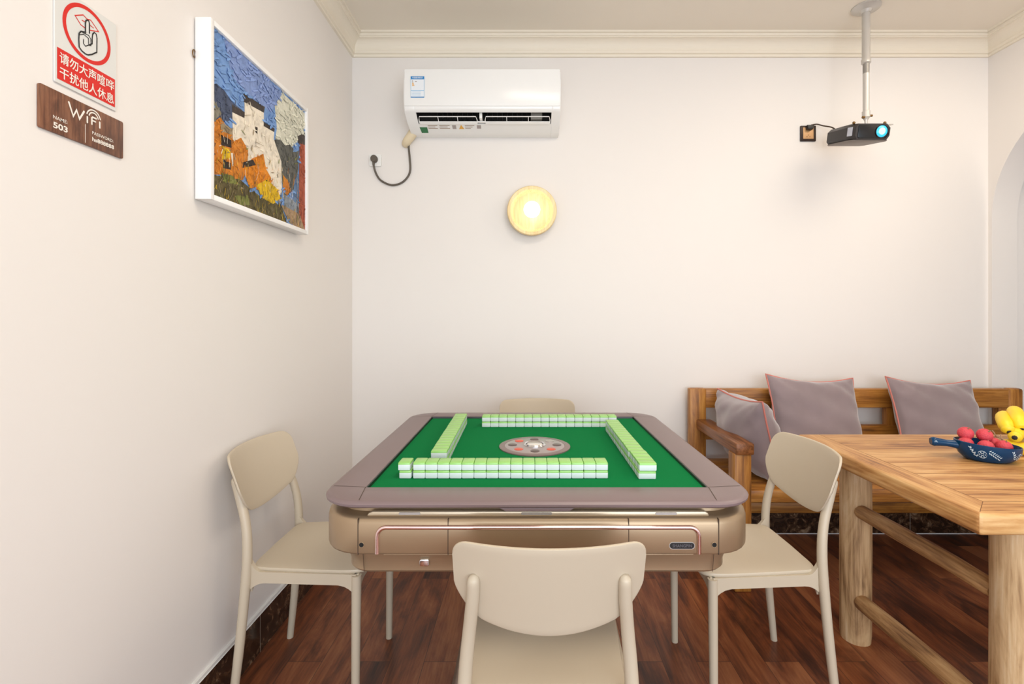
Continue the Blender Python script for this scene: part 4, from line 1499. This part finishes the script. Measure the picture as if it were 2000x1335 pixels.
# ------------------------------------------------------------------ cushions
def cushion(loc, rot, a, b, th, label, seed, dip=0.07):
    t = thing('cushion', label, 'cushion', loc, group='mauve velvet cushions on the wooden bench')
    t.rotation_euler = rot
    rn = random.Random(seed)
    ph = [rn.uniform(0, 6) for _ in range(8)]
    N = 30

    def P(u, v, side):
        ed = 1 - 0.075 * (1 - v * v) * abs(u) ** 3
        ev = 1 - (0.075 if v < 0 else 0.075 + dip) * (1 - u * u) * abs(v) ** 3
        x, z = a * u * ed, b * v * ev
        h = ((1 - u * u) * (1 - v * v)) ** 0.45 * th
        wr = 0.0035 * math.sin(9 * u + ph[0] + 3 * v) * (1 - abs(u)) + 0.0035 * math.sin(11 * v + 5 * u + ph[1])
        wr += 0.0045 * math.sin(14 * (u - v) + ph[2]) * (abs(u * v)) + 0.005 * math.sin(16 * (u + v) + ph[3]) * abs(u * v)
        return (x, side * (h + wr * min(1, h / 0.03)), z)
    mb = MB()
    for side in (-1, 1):
        V, Fc = [], []
        for i in range(N + 1):
            for j in range(N + 1):
                u = math.sin(math.pi / 2 * (-1 + 2 * i / N)) * 0.5 + (-1 + 2 * i / N) * 0.5
                v = math.sin(math.pi / 2 * (-1 + 2 * j / N)) * 0.5 + (-1 + 2 * j / N) * 0.5
                V.append(P(u, v, side))
        for i in range(N):
            for j in range(N):
                q = (i * (N + 1) + j, (i + 1) * (N + 1) + j, (i + 1) * (N + 1) + j + 1, i * (N + 1) + j + 1)
                Fc.append(q if side < 0 else q[::-1])
        mb.add(V, Fc)
    mb.build('cover', M['velvet'], t, smooth=80, recalc=False)
    loop = []
    for k in range(24):
        loop.append(P(-1 + 2 * k / 24, -1, 0))
    for k in range(24):
        loop.append(P(1, -1 + 2 * k / 24, 0))
    for k in range(24):
        loop.append(P(1 - 2 * k / 24, 1, 0))
    for k in range(24):
        loop.append(P(-1, 1 - 2 * k / 24, 0))
    mb = MB()
    mb.tube(loop, 0.0040, 8, closed=True)
    mb.build('piping', M['coral'], t)
    return t


cushion((1.478, 2.500, 0.667), (R(-19), R(3), R(3)), 0.236, 0.226, 0.075, 'mauve velvet cushion leaning on the bench back, middle of the three', 1)
cushion((2.100, 2.500, 0.660), (R(-19), R(3), R(4)), 0.236, 0.220, 0.075, 'mauve velvet cushion at the right end of the bench behind the dining table', 2)
cushion((1.072, 2.370, 0.628), (R(-15), R(0), R(96)), 0.200, 0.195, 0.110, 'mauve velvet cushion slumped against the left arm of the bench', 3, dip=0.03)

# ------------------------------------------------------------------ bowl and fruit
bc, brot = Vector((1.450, 1.543, DZ1)), R(-20)
bw_ = thing('serving_bowl', 'dark blue ceramic bowl with handle and white floral pattern on the dining table', 'bowl', bc, brot)
EA, EB = 0.083, 0.066


def bs(th, r, z):
    return (EA * r * math.cos(th), EB * r * math.sin(th), z * (1 - 0.10 * r * math.cos(th)))


prof = [(0.02, 0.0006), (0.64, 0.0006), (0.72, 0.004), (0.87, 0.016), (0.965, 0.032), (1.0, 0.048), (1.0, 0.053), (0.965, 0.054), (0.94, 0.048), (0.89, 0.034), (0.78, 0.022), (0.02, 0.019)]
mb = MB()
mb.rings([[bs(2 * math.pi * k / 48, r, z) for k in range(48)] for r, z in prof])
mb.build('dish', M['navy'], bw_)
mb = MB()
mb.tube(smooth_path([(-0.072, 0, 0.042), (-0.088, 0, 0.043), (-0.104, 0.0, 0.044), (-0.122, 0, 0.045), (-0.138, 0, 0.046), (-0.146, 0, 0.046)], 4),
        lerp_r([0.018, 0.0140, 0.0125, 0.0145, 0.0172, 0.0130], 4), 16, sq=0.85)
mb.build('handle', M['navy'], bw_)


def side_pt(th, s):
    """point on the outer side of the bowl, s=0 foot .. 1 rim, a hair outside"""
    zz = [(0.72, 0.004), (0.87, 0.016), (0.965, 0.032), (1.0, 0.048)]
    s = min(0.999, max(0, s)) * 3
    i = int(s)
    f = s - i
    r = zz[i][0] + (zz[i + 1][0] - zz[i][0]) * f + 0.012
    return bs(th, r, zz[i][1] + (zz[i + 1][1] - zz[i][1]) * f - 0.0002)


mb = MB()


def dec(th0, s0):
    return lambda a, b: side_pt(th0 + a, s0 + b * 24)      # a in radians, b in metres along the side


def leaf(f, a, b, L, w, ang):
    q = [(0, 0), (L * 0.3, w), (L * 0.7, w * 0.8), (L, 0), (L * 0.7, -w * 0.8), (L * 0.3, -w)]
    c, s_ = math.cos(ang), math.sin(ang)
    mb.add([f((a + (x * c - y * s_) / 0.07), b + x * s_ + y * c) for x, y in q], [tuple(range(6))])


for base in (R(243), R(318)):
    f = dec(base, 0.56)
    for r0, w in ((0.0095, 0.0014), (0.0030, 0.0012)):
        ribbon(mb, [(r0 / 0.07 * math.cos(R(a)), r0 * math.sin(R(a))) for a in range(0, 360, 30)], w, lambda a, b: f(a, b), closed=True)
    for k in range(6):
        leaf(f, 0.0042 / 0.07 * math.cos(R(60 * k)), 0.0042 * math.sin(R(60 * k)), 0.004, 0.0011, R(60 * k))
    for k in range(4):
        leaf(f, -0.20 - 0.045 * k, -0.008 + 0.006 * k, 0.0075, 0.0012, R(60 + 10 * k))
        leaf(f, -0.20 - 0.045 * k, -0.006 + 0.006 * k, 0.0075, 0.0012, R(150))
    for k in range(7):
        leaf(f, 0.20 + 0.055 * k, 0.010 - 0.0026 * k, 0.0065, 0.0011, R(35))
        leaf(f, 0.20 + 0.055 * k, 0.008 - 0.0026 * k, 0.0065, 0.0011, R(-70))
for k in range(4):
    a = R(90 * k)
    mb.add([(-0.137 + 0.002 * math.cos(a) + 0.003 * math.cos(a + t_), -0.0160, 0.048 + 0.003 * math.sin(a) + 0.0016 * math.sin(a + t_)) for t_ in (0, 1.57, 3.14, 4.71)], [(0, 1, 2, 3)])
for k in range(5):
    leaf(lambda a, b: (EA * 0.93 * math.cos(R(150) + a), EB * 0.93 * math.sin(R(150) + a), 0.036 + b), -0.25 + 0.12 * k, 0, 0.007, 0.0018, R(70 + 20 * (k % 3)))
mb.build('floral_pattern', M['glaze_white'], bw_, smooth=0, recalc=False)

LY = [((1.413, 1.578, 0.8200), 'lychee on top of the pile near the bowl handle'), ((1.459, 1.562, 0.8180), 'lychee on top at the middle of the pile in the bowl'),
      ((1.4005, 1.5640, 0.7900), 'lychee low at the handle end of the bowl, half hidden by its rim'), ((1.430, 1.526, 0.7900), 'lychee at the front of the bowl above the white flowers'),
      ((1.489, 1.566, 0.7900), 'lychee deep in the bowl behind the others, mostly hidden'), ((1.4885, 1.528, 0.7890), 'lychee at the right end of the bowl by the bananas')]
ly = thing('lychee', 'x', 'lychee', group='lychees in the blue bowl')
mb = MB()
bm = bmesh.new()
bmesh.ops.create_icosphere(bm, subdivisions=4, radius=0.0212)
rl = random.Random(5)
from mathutils import noise as _ns
for v in bm.verts:
    d = v.co.normalized()
    k = 1 + 0.05 * (0.5 - _ns.voronoi(d * 6.5)[0][0])
    v.co = v.co * k
    v.co.z *= 0.95
mb.addbm(bm)
mb.build('rind', M['lychee'], ly, smooth=60)
mb = MB()
mb.tube([(0.004, 0.001, 0.019), (0.007, 0.003, 0.026)], [0.0022, 0.0012], 6)
mb.build('stem', M['twig'], ly)
for i, (p, lb) in enumerate(LY):
    o = ly if i == 0 else copy_tree(ly)
    o.location = p
    o.rotation_euler = (rl.uniform(-0.7, 0.7), rl.uniform(-0.7, 0.7), rl.uniform(0, 6))
    o['label'] = 'red ' + lb
tw = MB()
for P in ([(1.492, 1.582, 0.806), (1.505, 1.575, 0.818), (1.516, 1.570, 0.812), (1.527, 1.562, 0.802)], [(1.505, 1.575, 0.818), (1.500, 1.578, 0.830), (1.497, 1.582, 0.836)],
          [(1.516, 1.570, 0.812), (1.522, 1.578, 0.824)], [(1.498, 1.57, 0.81), (1.512, 1.552, 0.806), (1.522, 1.548, 0.800)]):
    tw.tube(P, 0.0018, 6)
tw.ball((1.505, 1.572, 0.819), 0.0050, 0, 8)
tw.v = [(x, y - 0.004, z - 0.006) for x, y, z in tw.v]
tag(tw.build('lychee_twig', M['twig']), 'bare brown lychee twig lying on the fruit in the blue bowl', 'twig')

bu = thing('banana_bunch', 'bunch of ripe yellow bananas beside the blue bowl on the dining table', 'bananas', (1.66, 1.62, DZ1))
crown_pt = (1.780, 1.790, 0.800)
for P in (([(1.566, 1.590, 0.821), (1.578, 1.615, 0.838), (1.630, 1.675, 0.850), (1.705, 1.740, 0.838), crown_pt]),
          ([(1.612, 1.598, 0.829), (1.620, 1.615, 0.851), (1.664, 1.670, 0.868), (1.725, 1.735, 0.852), crown_pt]),
          ([(1.563, 1.570, 0.808), (1.590, 1.594, 0.811), (1.645, 1.645, 0.818), (1.715, 1.725, 0.815), crown_pt]),
          ([(1.562, 1.610, 0.784), (1.600, 1.588, 0.768), (1.662, 1.612, 0.767), (1.725, 1.700, 0.776), crown_pt]),
          ([(1.655, 1.590, 0.805), (1.672, 1.615, 0.822), (1.710, 1.665, 0.828), (1.750, 1.735, 0.818), crown_pt])):
    pts = smooth_path(P, 7)
    rad = lerp_r([0.0095, 0.0200, 0.0222, 0.0185, 0.0080], 7)
    rad[1] = 0.0140
    rad[2] = 0.0168
    rad[3] = 0.0182
    mb = MB()
    mb.tube(pts, rad, 14)
    fb = mb.build('banana', M['banana'], bu, smooth=60, org=bu.location)
    mb = MB()
    d = (Vector(pts[0]) - Vector(pts[1])).normalized()
    mb.tube([Vector(pts[0]) - d * 0.002, Vector(pts[0]) + d * 0.003, Vector(pts[0]) + d * 0.005], [0.0082, 0.0065, 0.003], 8)
    mb.build('tip', M['banana_tip'], fb, org=bu.location)
mb = MB()
mb.tube([(1.768, 1.778, 0.801), (1.788, 1.798, 0.798), (1.808, 1.818, 0.800)], [0.017, 0.013, 0.010], 10)
mb.build('crown_stem', M['banana_stem'], bu, org=bu.location)
